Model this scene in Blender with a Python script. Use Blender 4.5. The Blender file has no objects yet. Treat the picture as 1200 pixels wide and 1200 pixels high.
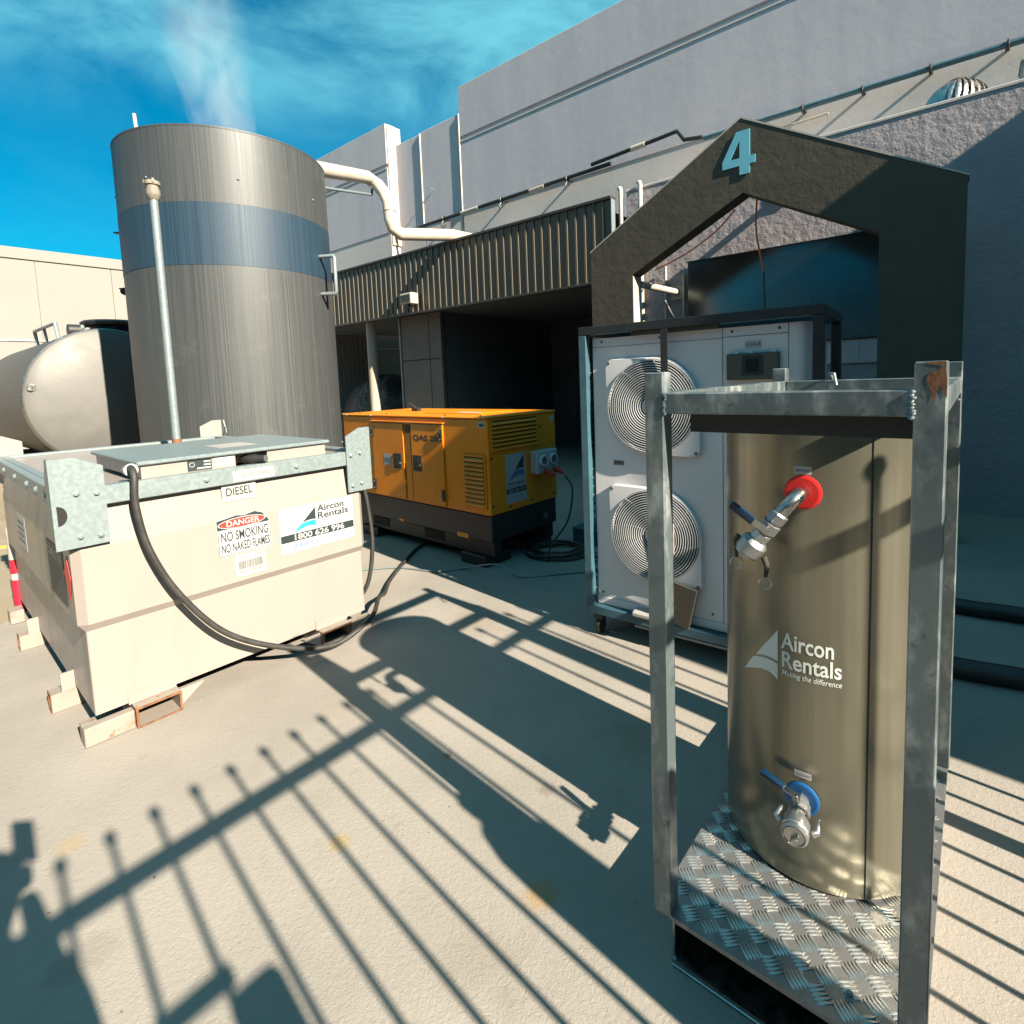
import bpy, bmesh, math, random
from mathutils import Vector, Matrix
from math import sin, cos, pi, radians, sqrt, atan2
random.seed(7)
R = radians
scene = bpy.context.scene

# ------------------------------------------------------------------ camera
EYE = 1.65
PITCH, ROLL = 0.0894, -0.0386
FPX, CX, CY = 635.35, 609.66, 502.1          # in units of a 1200 px wide frame
cam_d = bpy.data.cameras.new('camera'); cam = bpy.data.objects.new('camera', cam_d)
scene.collection.objects.link(cam); scene.camera = cam
fwd = Vector((0, cos(PITCH), -sin(PITCH))); up0 = Vector((0, sin(PITCH), cos(PITCH))); rt0 = Vector((1, 0, 0))
rt = cos(ROLL) * rt0 + sin(ROLL) * up0; up = -sin(ROLL) * rt0 + cos(ROLL) * up0
m3 = Matrix((rt, up, -fwd)).transposed()
cam.matrix_world = Matrix.Translation((0, 0, EYE)) @ m3.to_4x4()
cam_d.sensor_fit = 'HORIZONTAL'; cam_d.sensor_width = 36.0
cam_d.lens = FPX / 1200 * 36
cam_d.shift_x = (600 - CX) / 1200; cam_d.shift_y = (CY - 600) / 1200
cam_d.clip_start = 0.02; cam_d.clip_end = 2000
scene.render.resolution_x = 1024; scene.render.resolution_y = 1024

# ------------------------------------------------------------------ sky and sun
SUN_AZ, SUN_EL = R(134.6), R(31.2)            # direction the shadows fall towards, height of the sun
sund = Vector((cos(SUN_AZ) * cos(SUN_EL), sin(SUN_AZ) * cos(SUN_EL), -sin(SUN_EL)))
world = bpy.data.worlds.new('World'); scene.world = world; world.use_nodes = True
nt = world.node_tree; nt.nodes.clear()
def wn(t, **k):
    n = nt.nodes.new(t)
    for a, b in k.items(): setattr(n, a, b)
    return n
sky = wn('ShaderNodeTexSky', sky_type='NISHITA'); sky.sun_disc = False
sky.sun_elevation = SUN_EL
sky.sun_rotation = atan2(-sund.x, -sund.y)
sky.air_density = 1.1; sky.dust_density = 0.25; sky.ozone_density = 2.2
tint = wn('ShaderNodeMix', data_type='RGBA', blend_type='MULTIPLY'); tint.inputs[0].default_value = 1.0
tint.inputs[7].default_value = (0.002, 0.54, 0.66, 1)
nt.links.new(sky.outputs[0], tint.inputs[6])
tc = wn('ShaderNodeTexCoord'); mp = wn('ShaderNodeMapping'); mp.inputs['Scale'].default_value = (1.0, 1.0, 2.6)
mp.inputs['Location'].default_value = (0.3, 0.15, 0.0)
nt.links.new(tc.outputs['Generated'], mp.inputs[0])
nz = wn('ShaderNodeTexNoise'); nz.inputs['Scale'].default_value = 2.3; nz.inputs['Detail'].default_value = 9; nz.inputs['Roughness'].default_value = 0.58; nz.inputs['Distortion'].default_value = 0.5
nt.links.new(mp.outputs[0], nz.inputs[0])
sp = wn('ShaderNodeSeparateXYZ'); nt.links.new(tc.outputs['Generated'], sp.inputs[0])
hi = wn('ShaderNodeMapRange', interpolation_type='SMOOTHSTEP'); hi.inputs[1].default_value = 0.35; hi.inputs[2].default_value = 0.46
nt.links.new(sp.outputs[2], hi.inputs[0])
cr = wn('ShaderNodeMapRange', interpolation_type='SMOOTHSTEP'); cr.inputs[1].default_value = 0.36; cr.inputs[2].default_value = 0.66
nt.links.new(nz.outputs[0], cr.inputs[0])
lay = wn('ShaderNodeMath', operation='MULTIPLY_ADD'); lay.inputs[1].default_value = 0.75; lay.inputs[2].default_value = 0.06
nt.links.new(hi.outputs[0], lay.inputs[0])
am = wn('ShaderNodeMath', operation='MULTIPLY'); nt.links.new(cr.outputs[0], am.inputs[0]); nt.links.new(lay.outputs[0], am.inputs[1])
cl = wn('ShaderNodeMix', data_type='RGBA'); nt.links.new(am.outputs[0], cl.inputs[0]); nt.links.new(tint.outputs[2], cl.inputs[6])
cl.inputs[7].default_value = (1.35, 4.5, 5.2, 1)
bg = wn('ShaderNodeBackground'); bg.inputs[1].default_value = 0.05
nt.links.new(cl.outputs[2], bg.inputs[0])
ow = wn('ShaderNodeOutputWorld'); nt.links.new(bg.outputs[0], ow.inputs[0])

sl = bpy.data.lights.new('sun', 'SUN'); sl.energy = 5.0; sl.angle = R(0.55); sl.color = (1.0, 0.885, 0.71)
so = bpy.data.objects.new('sun', sl); scene.collection.objects.link(so)
so.rotation_euler = sund.to_track_quat('-Z', 'Y').to_euler(); so.location = (6, -8, 12)
vs = scene.view_settings; vs.view_transform = 'Standard'; vs.look = 'None'; vs.exposure = 1.85; vs.gamma = 1.0
vs.use_curve_mapping = False
try: scene.cycles.max_bounces = 6; scene.cycles.diffuse_bounces = 1; scene.cycles.glossy_bounces = 3
except Exception: pass

# ------------------------------------------------------------------ materials
def material(name, col, rough=0.6, metal=0.0, col2=None, nscale=4.0, nstretch=(1, 1, 1), namt=(0.35, 0.65), detail=5,
             bump=0.0, bscale=60.0, bstretch=(1, 1, 1), bdist=0.002, rvar=0.0, col3=None, n3=(18, .62, .70), spec=0.5, aniso=0):
    m = bpy.data.materials.new(name); m.use_nodes = True
    t = m.node_tree; b = t.nodes['Principled BSDF']
    b.inputs['Roughness'].default_value = rough; b.inputs['Metallic'].default_value = metal
    b.inputs['Specular IOR Level'].default_value = spec
    b.inputs['Base Color'].default_value = (*col, 1)
    if aniso:
        b.inputs['Anisotropic'].default_value = aniso
        tg = t.nodes.new('ShaderNodeTangent'); tg.direction_type = 'RADIAL'; tg.axis = 'Z'; t.links.new(tg.outputs[0], b.inputs['Tangent'])
    c = t.nodes.new('ShaderNodeTexCoord')
    out = None
    def noise(scale, stretch, det=5, rr=0.6):
        mpn = t.nodes.new('ShaderNodeMapping'); mpn.inputs['Scale'].default_value = stretch
        t.links.new(c.outputs['Object'], mpn.inputs[0])
        n = t.nodes.new('ShaderNodeTexNoise'); n.inputs['Scale'].default_value = scale; n.inputs['Detail'].default_value = det; n.inputs['Roughness'].default_value = rr
        t.links.new(mpn.outputs[0], n.inputs[0]); return n
    def ramp(n, lo, hi):
        r = t.nodes.new('ShaderNodeMapRange'); r.interpolation_type = 'SMOOTHSTEP'
        r.inputs[1].default_value = lo; r.inputs[2].default_value = hi
        t.links.new(n.outputs[0], r.inputs[0]); return r
    if col2 is not None:
        n = noise(nscale, nstretch, detail); r = ramp(n, *namt)
        mx = t.nodes.new('ShaderNodeMix'); mx.data_type = 'RGBA'
        mx.inputs[6].default_value = (*col, 1); mx.inputs[7].default_value = (*col2, 1)
        t.links.new(r.outputs[0], mx.inputs[0]); out = mx.outputs[2]
        if rvar:
            rr = t.nodes.new('ShaderNodeMapRange'); rr.inputs[3].default_value = max(0.03, rough - rvar); rr.inputs[4].default_value = min(1, rough + rvar)
            t.links.new(r.outputs[0], rr.inputs[0]); t.links.new(rr.outputs[0], b.inputs['Roughness'])
    if col3 is not None:
        n = noise(n3[0], (1, 1, 1), 6, 0.7); r = ramp(n, n3[1], n3[2])
        mx = t.nodes.new('ShaderNodeMix'); mx.data_type = 'RGBA'
        if out: t.links.new(out, mx.inputs[6])
        else: mx.inputs[6].default_value = (*col, 1)
        mx.inputs[7].default_value = (*col3, 1); t.links.new(r.outputs[0], mx.inputs[0]); out = mx.outputs[2]
    if out: t.links.new(out, b.inputs['Base Color'])
    if bump:
        n = noise(bscale, bstretch, 6, 0.65); bp = t.nodes.new('ShaderNodeBump')
        bp.inputs['Strength'].default_value = bump; bp.inputs['Distance'].default_value = bdist
        t.links.new(n.outputs[0], bp.inputs['Height']); t.links.new(bp.outputs[0], b.inputs['Normal'])
    return m

M = {}
M['cream'] = material('cream paint', (.242, .211, .194), .42, 0, (.222, .191, .170), 3.2, (2.2, 2.2, .35), (.45, .85), bump=.15, bscale=9, bdist=.004, rvar=.08, col3=(.13, .095, .06), n3=(24, .735, .765))
M['creamdirt'] = material('cream paint worn', (.23, .198, .172), .5, 0, (.185, .153, .12), 9, (1, 1, 1), (.5, .75), col3=(.22, .10, .045), n3=(16, .58, .66), bump=.3, bscale=40)
M['rust'] = material('rust', (.10, .038, .016), .85, 0, (.17, .075, .033), 30, bump=.5, bscale=60)
M['galv'] = material('galvanised steel', (.165, .205, .215), .48, .3, (.185, .225, .235), 45, (1, 1, 1), (.35, .68), rvar=.08, col3=(.25, .29, .295), n3=(70, .67, .75), bump=.1, bscale=40, bdist=.0006)
M['galvframe'] = material('galvanised tube', (.115, .145, .155), .40, .45, (.36, .39, .40), 13, (1, 1, .5), (.46, .76), rvar=.12, col3=(.07, .09, .095), n3=(30, .55, .70), bump=.2, bscale=70, bstretch=(1, 1, .15), bdist=.0006)
M['steel'] = material('stainless steel', (.42, .42, .41), .32, 1.0, (.38, .38, .37), 20, rvar=.08)
M['castal'] = material('cast aluminium', (.38, .39, .40), .42, .9, (.30, .31, .32), 30, bump=.3, bscale=120)
M['tankss'] = material('brushed stainless sheet', (.20, .19, .145), .23, .66, (.175, .165, .125), 3.0, (14, 14, .35), (.3, .7), rvar=.03, aniso=.85, bump=.05, bscale=4, bstretch=(1, 1, .5), bdist=.006)
M['silver'] = material('weathered stainless cladding', (.038, .043, .046), .52, .25, (.068, .073, .075), 7, (14, 14, .07), (.30, .72), rvar=.08, col3=(.085, .085, .083), n3=(2, .55, .80), bump=.10, bscale=9, bstretch=(9, 9, .05), bdist=.004)
M['silverblue'] = material('blue painted band', (.010, .028, .050), .55, .1, (.016, .040, .064), 7, (14, 14, .07), (.34, .68), rvar=.08, bump=.12, bscale=5, bstretch=(9, 9, .05), bdist=.006)
M['dishend'] = material('dull stainless dished end', (.098, .097, .094), .55, .2, (.12, .118, .112), 1.4, (1, 1, 1), (.3, .7), rvar=.1, bump=.15, bscale=3, bdist=.02)
M['wall'] = material('grey painted concrete panel', (.43, .405, .44), .85, 0, (.385, .365, .40), 1.6, (1.5, 1.5, .22), (.38, .72), bump=.22, bscale=7, bdist=.010, col3=(.45, .42, .455), n3=(2.5, .55, .75))
M['walllow'] = material('pale grey painted wall band', (.50, .46, .44), .8, 0, (.45, .415, .40), 1.2, (.4, .4, 2), (.35, .7), bump=.3, bscale=7, bdist=.008)
M['stucco'] = material('rough grey render', (.335, .30, .315), .9, 0, (.295, .265, .28), 1.5, bump=.7, bscale=9, bdist=.035)
M['gate'] = material('dark brown render', (.064, .056, .039), .75, 0, (.053, .046, .032), 2.5, bump=.32, bscale=9, bdist=.02)
M['fascia'] = material('brown metal cladding', (.105, .088, .064), .5, 0, (.088, .074, .054), 3, (8, 8, .3), (.3, .7), spec=.4)
M['fasciadk'] = material('dark brown trim', (.03, .027, .023), .5)
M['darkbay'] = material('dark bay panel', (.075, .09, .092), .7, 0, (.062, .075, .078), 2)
M['shed'] = material('dark grey sky blocker cladding', (.055, .055, .055), .7, 0, (.045, .045, .046), 3, (6, 6, .2))  # for the unseen shed added to block sky light
M['panel'] = material('taupe wall panel', (.13, .12, .105), .65, 0, (.11, .10, .09), 2)
M['white'] = material('white paint', (.33, .32, .30), .4, 0, (.30, .29, .27), 4)
M['pipewhite'] = material('white plastic pipe', (.45, .40, .335), .35, 0, (.38, .335, .28), 3)
M['buildwhite'] = material('cream panel wall', (.205, .19, .176), .85, 0, (.193, .178, .165), .5, (1, 1, 2), (.35, .75), bump=.1, bscale=2)
M['number'] = material('number blue paint', (.13, .42, .54), .6)
M['yellow'] = material('yellow machine paint', (.72, .215, .004), .38, 0, (.66, .185, .004), 2.5, (1, 1, 1), (.35, .7), rvar=.06, col3=(.40, .14, .01), n3=(9, .68, .82))
M['black'] = material('black plastic', (.014, .014, .015), .5, 0, (.02, .02, .02), 12)
M['blacksteel'] = material('black painted steel', (.010, .011, .012), .45, 0, (.015, .016, .017), 8, col3=(.045, .046, .047), n3=(14, .68, .76))
M['bluesteel'] = material('blue-black painted steel', (.03, .075, .10), .42, 0, (.04, .10, .125), 8, col3=(.25, .27, .28), n3=(12, .70, .76))
M['rubber'] = material('rubber hose', (.018, .018, .017), .6, 0, (.032, .03, .027), 14, bump=.4, bscale=90)
M['ac'] = material('white powder coat', (.56, .545, .56), .38, 0, (.52, .505, .52), 1.3, rvar=.04, bump=.03, bscale=5)
M['acguard'] = material('white wire guard', (.36, .375, .39), .45)
M['dark'] = material('dark cavity', (.006, .006, .007), .8)
M['wood'] = material('weathered timber', (.038, .034, .024), .8, 0, (.027, .024, .017), 6, (1, 8, 8), bump=.4, bscale=30, bstretch=(1, 6, 6))
M['red'] = material('red gasket', (.62, .016, .014), .45)
M['plugred'] = material('red plug', (.34, .012, .010), .5)
M['blue'] = material('blue gasket', (.006, .085, .25), .45)
M['bluegrip'] = material('blue vinyl grip', (.004, .022, .05), .35)
M['sign'] = material('white sign sheet', (.34, .34, .345), .4, 0, (.31, .31, .315), 4)
M['tag'] = material('printed label', (.34, .34, .345), .5)
M['ink'] = material('black ink', (.012, .022, .024), .5)
M['inkgrey'] = material('grey print', (.085, .09, .10), .6)
M['inkblue'] = material('blue print', (.07, .13, .24), .6)
M['cyan'] = material('cyan print', (.015, .22, .32), .5)
M['signred'] = material('sign red', (.62, .03, .022), .45)
M['silverink'] = material('pale silver lettering', (.52, .55, .53), .5)
M['orange'] = material('orange cable', (.55, .14, .04), .5)
M['tread'] = material('aluminium tread plate', (.25, .25, .25), .45, .7, (.20, .20, .205), 20, rvar=.1, col3=(.24, .23, .22), n3=(12, .60, .75))
M['treadbar'] = material('worn aluminium bar', (.48, .475, .46), .35, .8, (.38, .375, .365), 30)
M['khaki'] = material('khaki enclosure', (.055, .060, .045), .45)
M['screen'] = material('dark screen', (.012, .02, .022), .2)
M['cap'] = material('cream cap plastic', (.20, .175, .145), .7, 0, (.15, .13, .105), 18)
M['bollardred'] = material('red band', (.40, .010, .030), .5)
M['post'] = material('tan column paint', (.33, .28, .22), .6)
M['tarp'] = material('black tarpaulin', (.03, .033, .035), .35, 0, (.06, .065, .065), 3, bump=1, bscale=5, bdist=.08)
M['sheet'] = material('stainless wall sheet', (.17, .20, .21), .26, 1.0, (.14, .17, .18), 1.0, rvar=.05, bump=.05, bscale=2, bdist=.02)
M['yellowline'] = material('yellow road paint', (.55, .36, .06), .7)
M['skin'] = material('skin', (.42, .24, .16), .5)
M['shirt'] = material('navy work shirt', (.03, .04, .08), .8)
M['trouser'] = material('dark work trousers', (.03, .03, .035), .85)
M['hair'] = material('dark hair', (.02, .014, .01), .6)

def ground_material(name, base, alt, stains=()):
    m = bpy.data.materials.new(name); m.use_nodes = True; t = m.node_tree; b = t.nodes['Principled BSDF']
    b.inputs['Roughness'].default_value = .88; b.inputs['Specular IOR Level'].default_value = .25
    c = t.nodes.new('ShaderNodeTexCoord')
    def noise(s, d=6, r=.6, dist=0.0, vec=None):
        n = t.nodes.new('ShaderNodeTexNoise'); n.inputs['Scale'].default_value = s; n.inputs['Detail'].default_value = d
        n.inputs['Roughness'].default_value = r; n.inputs['Distortion'].default_value = dist
        t.links.new(vec or c.outputs['Object'], n.inputs[0]); return n
    def rng(src, lo, hi, o0=0, o1=1):
        r = t.nodes.new('ShaderNodeMapRange'); r.interpolation_type = 'SMOOTHSTEP'
        for i, v in enumerate((lo, hi, o0, o1)): r.inputs[i + 1].default_value = v
        t.links.new(src, r.inputs[0]); return r.outputs[0]
    def mix(f, a, bb):
        x = t.nodes.new('ShaderNodeMix'); x.data_type = 'RGBA'; t.links.new(f, x.inputs[0])
        for i, v in ((6, a), (7, bb)):
            if isinstance(v, tuple): x.inputs[i].default_value = (*v, 1)
            else: t.links.new(v, x.inputs[i])
        return x.outputs[2]
    col = mix(rng(noise(.9).outputs[0], .35, .68), base, alt)
    col = mix(rng(noise(7, 8, .7).outputs[0], .56, .78), col, tuple(x * .76 for x in base))
    col = mix(rng(noise(90, 4, .7).outputs[0], .60, .75), col, tuple(x * .72 for x in base))
    col = mix(rng(noise(34, 3, .5).outputs[0], .735, .76), col, (.12, .10, .08))
    dn = noise(9, 5, .6)
    for (x, y, rad, cc, amt) in stains:
        v = t.nodes.new('ShaderNodeVectorMath'); v.operation = 'DISTANCE'; v.inputs[1].default_value = (x, y, 0)
        t.links.new(c.outputs['Object'], v.inputs[0])
        a = t.nodes.new('ShaderNodeMath'); a.operation = 'MULTIPLY_ADD'; a.inputs[1].default_value = rad * 2.2
        t.links.new(dn.outputs[0], a.inputs[0]); t.links.new(v.outputs[1], a.inputs[2])
        f = rng(a.outputs[0], rad * 1.35, rad * 2.2, amt, 0)
        col = mix(f, col, cc)
    t.links.new(col, b.inputs['Base Color'])
    n1 = noise(60, 5, .6, .9); n2 = noise(190, 3, .6)
    ad = t.nodes.new('ShaderNodeMath'); ad.operation = 'MULTIPLY_ADD'; ad.inputs[1].default_value = .35
    t.links.new(n2.outputs[0], ad.inputs[0]); t.links.new(n1.outputs[0], ad.inputs[2])
    bp = t.nodes.new('ShaderNodeBump'); bp.inputs['Strength'].default_value = .48; bp.inputs['Distance'].default_value = .006
    t.links.new(ad.outputs[0], bp.inputs['Height']); t.links.new(bp.outputs[0], b.inputs['Normal'])
    return m
M['slab'] = ground_material('broomed concrete', (.262, .238, .212), (.212, .193, .172), (
    (.02, 1.60, .075, (.27, .165, .06), .6), (-.72, 1.83, .05, (.28, .20, .07), .6), (-.38, 2.27, .03, (.11, .075, .04), .8),
    (-1.72, 1.87, .06, (.28, .21, .11), .5), (-.35, 3.6, .28, (.21, .175, .14), .5), (.5, 2.35, .22, (.21, .165, .12), .5), (-.9, 2.7, .20, (.24, .20, .155), .4), (-1.35, 1.45, .10, (.15, .13, .11), .35), (.05, 2.05, .05, (.12, .10, .08), .5), (-.15, 1.42, .16, (.19, .165, .14), .45), (-2.3, 1.9, .22, (.19, .165, .14), .4), (1.55, 1.35, .14, (.18, .15, .12), .45)))
M['yard'] = ground_material('yard asphalt', (.24, .20, .145), (.20, .165, .12))

# ------------------------------------------------------------------ mesh helpers
COL = scene.collection
class MB:
    def __init__(s): s.bm = bmesh.new()
    def _face(s, vs):
        try: return s.bm.faces.new(vs)
        except ValueError: return None
    def box(s, x0, x1, y0, y1, z0, z1, bev=0.0, seg=1):
        v = [s.bm.verts.new((x, y, z)) for z in (z0, z1) for y in (y0, y1) for x in (x0, x1)]
        fs = [s._face([v[i] for i in q]) for q in ((0, 2, 3, 1), (4, 5, 7, 6), (0, 1, 5, 4), (2, 6, 7, 3), (0, 4, 6, 2), (1, 3, 7, 5))]
        if bev: s._bev([e for e in {e for f in fs for e in f.edges}], bev, seg)
        return s
    def _bev(s, edges, off, seg=1):
        bmesh.ops.bevel(s.bm, geom=edges, offset=off, segments=seg, affect='EDGES', profile=.5)
    def prism(s, pts, axis, d0, d1, bev=0.0, seg=1):
        def P(p, d):
            return (p[0], d, p[1]) if axis == 'y' else (d, p[0], p[1]) if axis == 'x' else (p[0], p[1], d)
        a = [s.bm.verts.new(P(p, d0)) for p in pts]; b = [s.bm.verts.new(P(p, d1)) for p in pts]
        n = len(pts); fs = [s._face(a), s._face(list(reversed(b)))]
        for i in range(n): fs.append(s._face([a[i], b[i], b[(i + 1) % n], a[(i + 1) % n]]))
        if bev: s._bev([e for e in {e for f in fs if f for e in f.edges}], bev, seg)
        return s
    def tube(s, path, r, n=10, caps=True, closed=False):
        path = [Vector(p) for p in path]; k = len(path)
        rr = r if isinstance(r, (list, tuple)) else [r] * k
        rings = []; prev = None
        for i, p in enumerate(path):
            if closed: tv = (path[(i + 1) % k] - path[i - 1])
            else: tv = (path[min(i + 1, k - 1)] - path[max(i - 1, 0)])
            tv.normalize()
            if prev is None:
                a = Vector((0, 0, 1)) if abs(tv.z) < .9 else Vector((1, 0, 0))
                u = tv.cross(a).normalized()
            else:
                u = prev - tv * prev.dot(tv)
                u = u.normalized() if u.length > 1e-6 else tv.orthogonal().normalized()
            prev = u; w = tv.cross(u)
            rings.append([s.bm.verts.new(p + (u * cos(2 * pi * j / n) + w * sin(2 * pi * j / n)) * rr[i]) for j in range(n)])
        for i in range(k if closed else k - 1):
            A, B = rings[i], rings[(i + 1) % k]
            for j in range(n): s._face([A[j], A[(j + 1) % n], B[(j + 1) % n], B[j]])
        if caps and not closed:
            s._face(list(reversed(rings[0]))); s._face(rings[-1])
        return s
    def lathe(s, prof, p0, d, n=24, caps=True):
        # prof: list of (radius, distance along d)
        d = Vector(d).normalized(); u = d.orthogonal().normalized(); w = d.cross(u); p0 = Vector(p0)
        rings = [[s.bm.verts.new(p0 + d * h + (u * cos(2 * pi * j / n) + w * sin(2 * pi * j / n)) * max(r, 1e-4)) for j in range(n)] for r, h in prof]
        for A, B in zip(rings, rings[1:]):
            for j in range(n): s._face([A[j], A[(j + 1) % n], B[(j + 1) % n], B[j]])
        if caps: s._face(list(reversed(rings[0]))); s._face(rings[-1])
        return s
    def torus(s, c, axis, Rr, r, n=24, m=6):
        ax = Vector(axis).normalized(); u = ax.orthogonal().normalized(); w = ax.cross(u); c = Vector(c)
        return s.tube([c + (u * cos(2 * pi * i / n) + w * sin(2 * pi * i / n)) * Rr for i in range(n)], r, m, closed=True)
    def grid(s, rows, close=False):
        V = [[s.bm.verts.new(p) for p in row] for row in rows]
        for A, B in zip(V, V[1:]):
            n = len(A)
            for j in range(n if close else n - 1): s._face([A[j], A[(j + 1) % n], B[(j + 1) % n], B[j]])
        return s
    def poly(s, pts):
        s._face([s.bm.verts.new(p) for p in pts]); return s
    def xf(s, mat): bmesh.ops.transform(s.bm, matrix=mat, verts=s.bm.verts); return s
    def done(s, name, mat, parent=None, smooth=None, normals=True):
        if normals: bmesh.ops.recalc_face_normals(s.bm, faces=s.bm.faces)
        me = bpy.data.meshes.new(name); s.bm.to_mesh(me); s.bm.free()
        me.materials.append(M[mat] if isinstance(mat, str) else mat)
        if smooth is not None:
            me.shade_smooth(); me.set_sharp_from_angle(angle=R(smooth))
        return link(name, me, parent)
def link(name, me, parent=None):
    o = bpy.data.objects.new(name, me); COL.objects.link(o)
    if parent is not None: o.parent = parent
    return o
def tag(o, label, cat, group=None):
    o['label'] = label; o['category'] = cat
    if group: o['group'] = group
    return o
def thing(name, label, cat, loc=(0, 0, 0), rz=0.0, group=None):
    o = bpy.data.objects.new(name, None); COL.objects.link(o); o.location = loc; o.rotation_euler = (0, 0, rz)
    o.empty_display_size = .2
    return tag(o, label, cat, group)
def struct(o): o['kind'] = 'structure'; return o
def stuff(o): o['kind'] = 'stuff'; return o
def B(name, mat, parent, *a, bev=0.0, seg=1, smooth=None): return MB().box(*a, bev=bev, seg=seg).done(name, mat, parent, smooth)
def curve_pts(pts, n=8):
    P = [Vector(p) for p in pts]; P = [2 * P[0] - P[1]] + P + [2 * P[-1] - P[-2]]; out = []
    for i in range(1, len(P) - 2):
        for k in range(n):
            t = k / n; a, b, c, d = P[i - 1:i + 3]
            out.append(.5 * ((2 * b) + (c - a) * t + (2 * a - 5 * b + 4 * c - d) * t * t + (3 * b - a - 3 * c + d) * t ** 3))
    out.append(P[-2]); return out

def text_mesh(s, x0, x1, z0, z1, bold=0.0, shear=0.0):
    """lettering fitted into x0..x1, z0..z1, as vertices (x, z) and faces"""
    cu = bpy.data.curves.new('lettering', 'FONT'); cu.body = s; cu.size = 1; cu.offset = bold; cu.shear = shear; cu.resolution_u = 4
    o = bpy.data.objects.new('lettering_source', cu); COL.objects.link(o)
    dg = bpy.context.evaluated_depsgraph_get(); me = bpy.data.meshes.new_from_object(o.evaluated_get(dg))
    V = [v.co.copy() for v in me.vertices]; F = [tuple(p.vertices) for p in me.polygons]
    bpy.data.objects.remove(o); bpy.data.curves.remove(cu); bpy.data.meshes.remove(me)
    ax = min(v.x for v in V); bx = max(v.x for v in V); ay = min(v.y for v in V); by = max(v.y for v in V)
    return [(x0 + (v.x - ax) / (bx - ax) * (x1 - x0), z0 + (v.y - ay) / (by - ay) * (z1 - z0)) for v in V], F
def flat_mesh(name, V, F, place, mat, parent):
    me = bpy.data.meshes.new(name); me.from_pydata([place(x, z) for x, z in V], [], F); me.update()
    me.materials.append(M[mat]); return link(name, me, parent)
def front(y): return lambda x, z: (x, y, z)
def letters(parent, s, x0, x1, z0, z1, place, mat, bold=0.0, shear=0.0, name='lettering'):
    V, F = text_mesh(s, x0, x1, z0, z1, bold, shear); return flat_mesh(name, V, F, place, mat, parent)
SAIL_UP = [(1, 1), (1, .43), (.9, .452), (.75, .46), (.6, .445), (.48, .41), (.39, .38), (.6, .60), (.8, .795)]
SAIL_LO = [(0, 0), (.31, .325), (.42, .36), (.6, .40), (.75, .415), (.88, .41), (1, .39), (1, .10), (.93, .14), (.82, .18), (.70, .19), (.55, .175), (.35, .12), (.18, .065)]
def sail(parent, x0, x1, z0, z1, place, m_up, m_lo):
    for pts, m in ((SAIL_UP, m_up), (SAIL_LO, m_lo)):
        c = [(x0 + x * (x1 - x0), z0 + z * (z1 - z0)) for x, z in pts]
        bm = bmesh.new(); vs_ = [bm.verts.new((x, z, 0)) for x, z in c]; f = bm.faces.new(vs_)
        bmesh.ops.triangulate(bm, faces=[f]); bmesh.ops.subdivide_edges(bm, edges=bm.edges[:], cuts=3, use_grid_fill=True)
        for v in bm.verts: v.co = place(v.co.x, v.co.y)
        me = bpy.data.meshes.new('logo_sail'); bm.to_mesh(me); bm.free(); me.materials.append(M[m])
        link('logo_sail', me, parent)

# local frames taken from the place: yaw of the building line, the plant items and the diesel tank
W_YAW, G_YAW, A_YAW, F_YAW, D_YAW = -.6887, -.7322, -.6388, -.7035, .8532
W0 = Vector((1.0072, 7.2502, 0)); G0 = Vector((-.281, 4.6066, 0)); A0 = Vector((.3794, 3.3795, 0)); F0 = Vector((.3268, 1.4142, 0)); D0 = Vector((-2.0935, 2.4058, 0))
def at(o, yaw, a, b, z=0): return Vector((o.x + a * cos(yaw) - b * sin(yaw), o.y + a * sin(yaw) + b * cos(yaw), z))
def Wp(a, b, z=0): return at(W0, W_YAW, a, b, z)

# ================================================================== SETTING
# ground
S = 300
struct(MB().box(-S, S, -S, S, -.3, -.004).done('ground', 'yard'))
c = [(-3.86, 3.80), (-4.6, 6.4), tuple(Wp(-16, 1))[:2], tuple(Wp(-16, 9))[:2], tuple(Wp(12, 9))[:2], tuple(Wp(12, -14))[:2], (-3.2, -6)]
struct(MB().prism(c, 'z', -.2, 0).done('concrete_slab', 'slab'))
struct(MB().box(-.06, .06, -8, 8, -.2, -.0005).xf(Matrix.Translation((-5.8, 6.0, 0)) @ Matrix.Rotation(R(97), 4, 'Z')).done('painted_line', 'yellowline'))

# ---------------- main building: tall panel wall, lower render wall, bay with ribbed fascia
bld = thing('industrial_building', 'long grey concrete panel building with stepped parapet and ribbed brown fascia', 'building', W0, W_YAW)
def wallpanel(x0, x1, b, top, z0=3.0, name='wall_panel', mat='wall'):
    return B(name, mat, bld, x0, x1, b, b + .45, z0, top, bev=.012)
PIPE_Z = 5.2
for x0, x1, b, top, led in ((-4.735, 9.0, 2.5, 7.92, 6.86), (-6.01, -4.765, 2.512, 7.39, None), (-6.93, -6.03, 2.512, 7.36, None), (-13.0, -6.94, 2.25, 7.80, 6.84)):
    if led:
        B('wall_panel', 'wall', bld, x0, x1, b, b + .45, PIPE_Z + .10, led - .075, bev=.006)
        B('parapet_panel', 'wall', bld, x0, x1, b - .003, b + .45, led + .04, top, bev=.008)
        B('wall_ledge', 'walllow', bld, x0, x1, b - .010, b + .44, led - .073, led - .048)
        B('wall_recess', 'wall', bld, x0 + .01, x1 - .01, b + .022, b + .43, led - .05, led + .05)
    else:
        wallpanel(x0, x1, b, top, PIPE_Z + .10)
    B('wall_band', 'walllow', bld, x0 + .004, x1 - .004, b + .012, b + .46, 3.2, PIPE_Z + .103)
B('wall_core', 'wall', bld, -12.95, 8.95, 3.0, 14, 3.3, 7.2)
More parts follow.
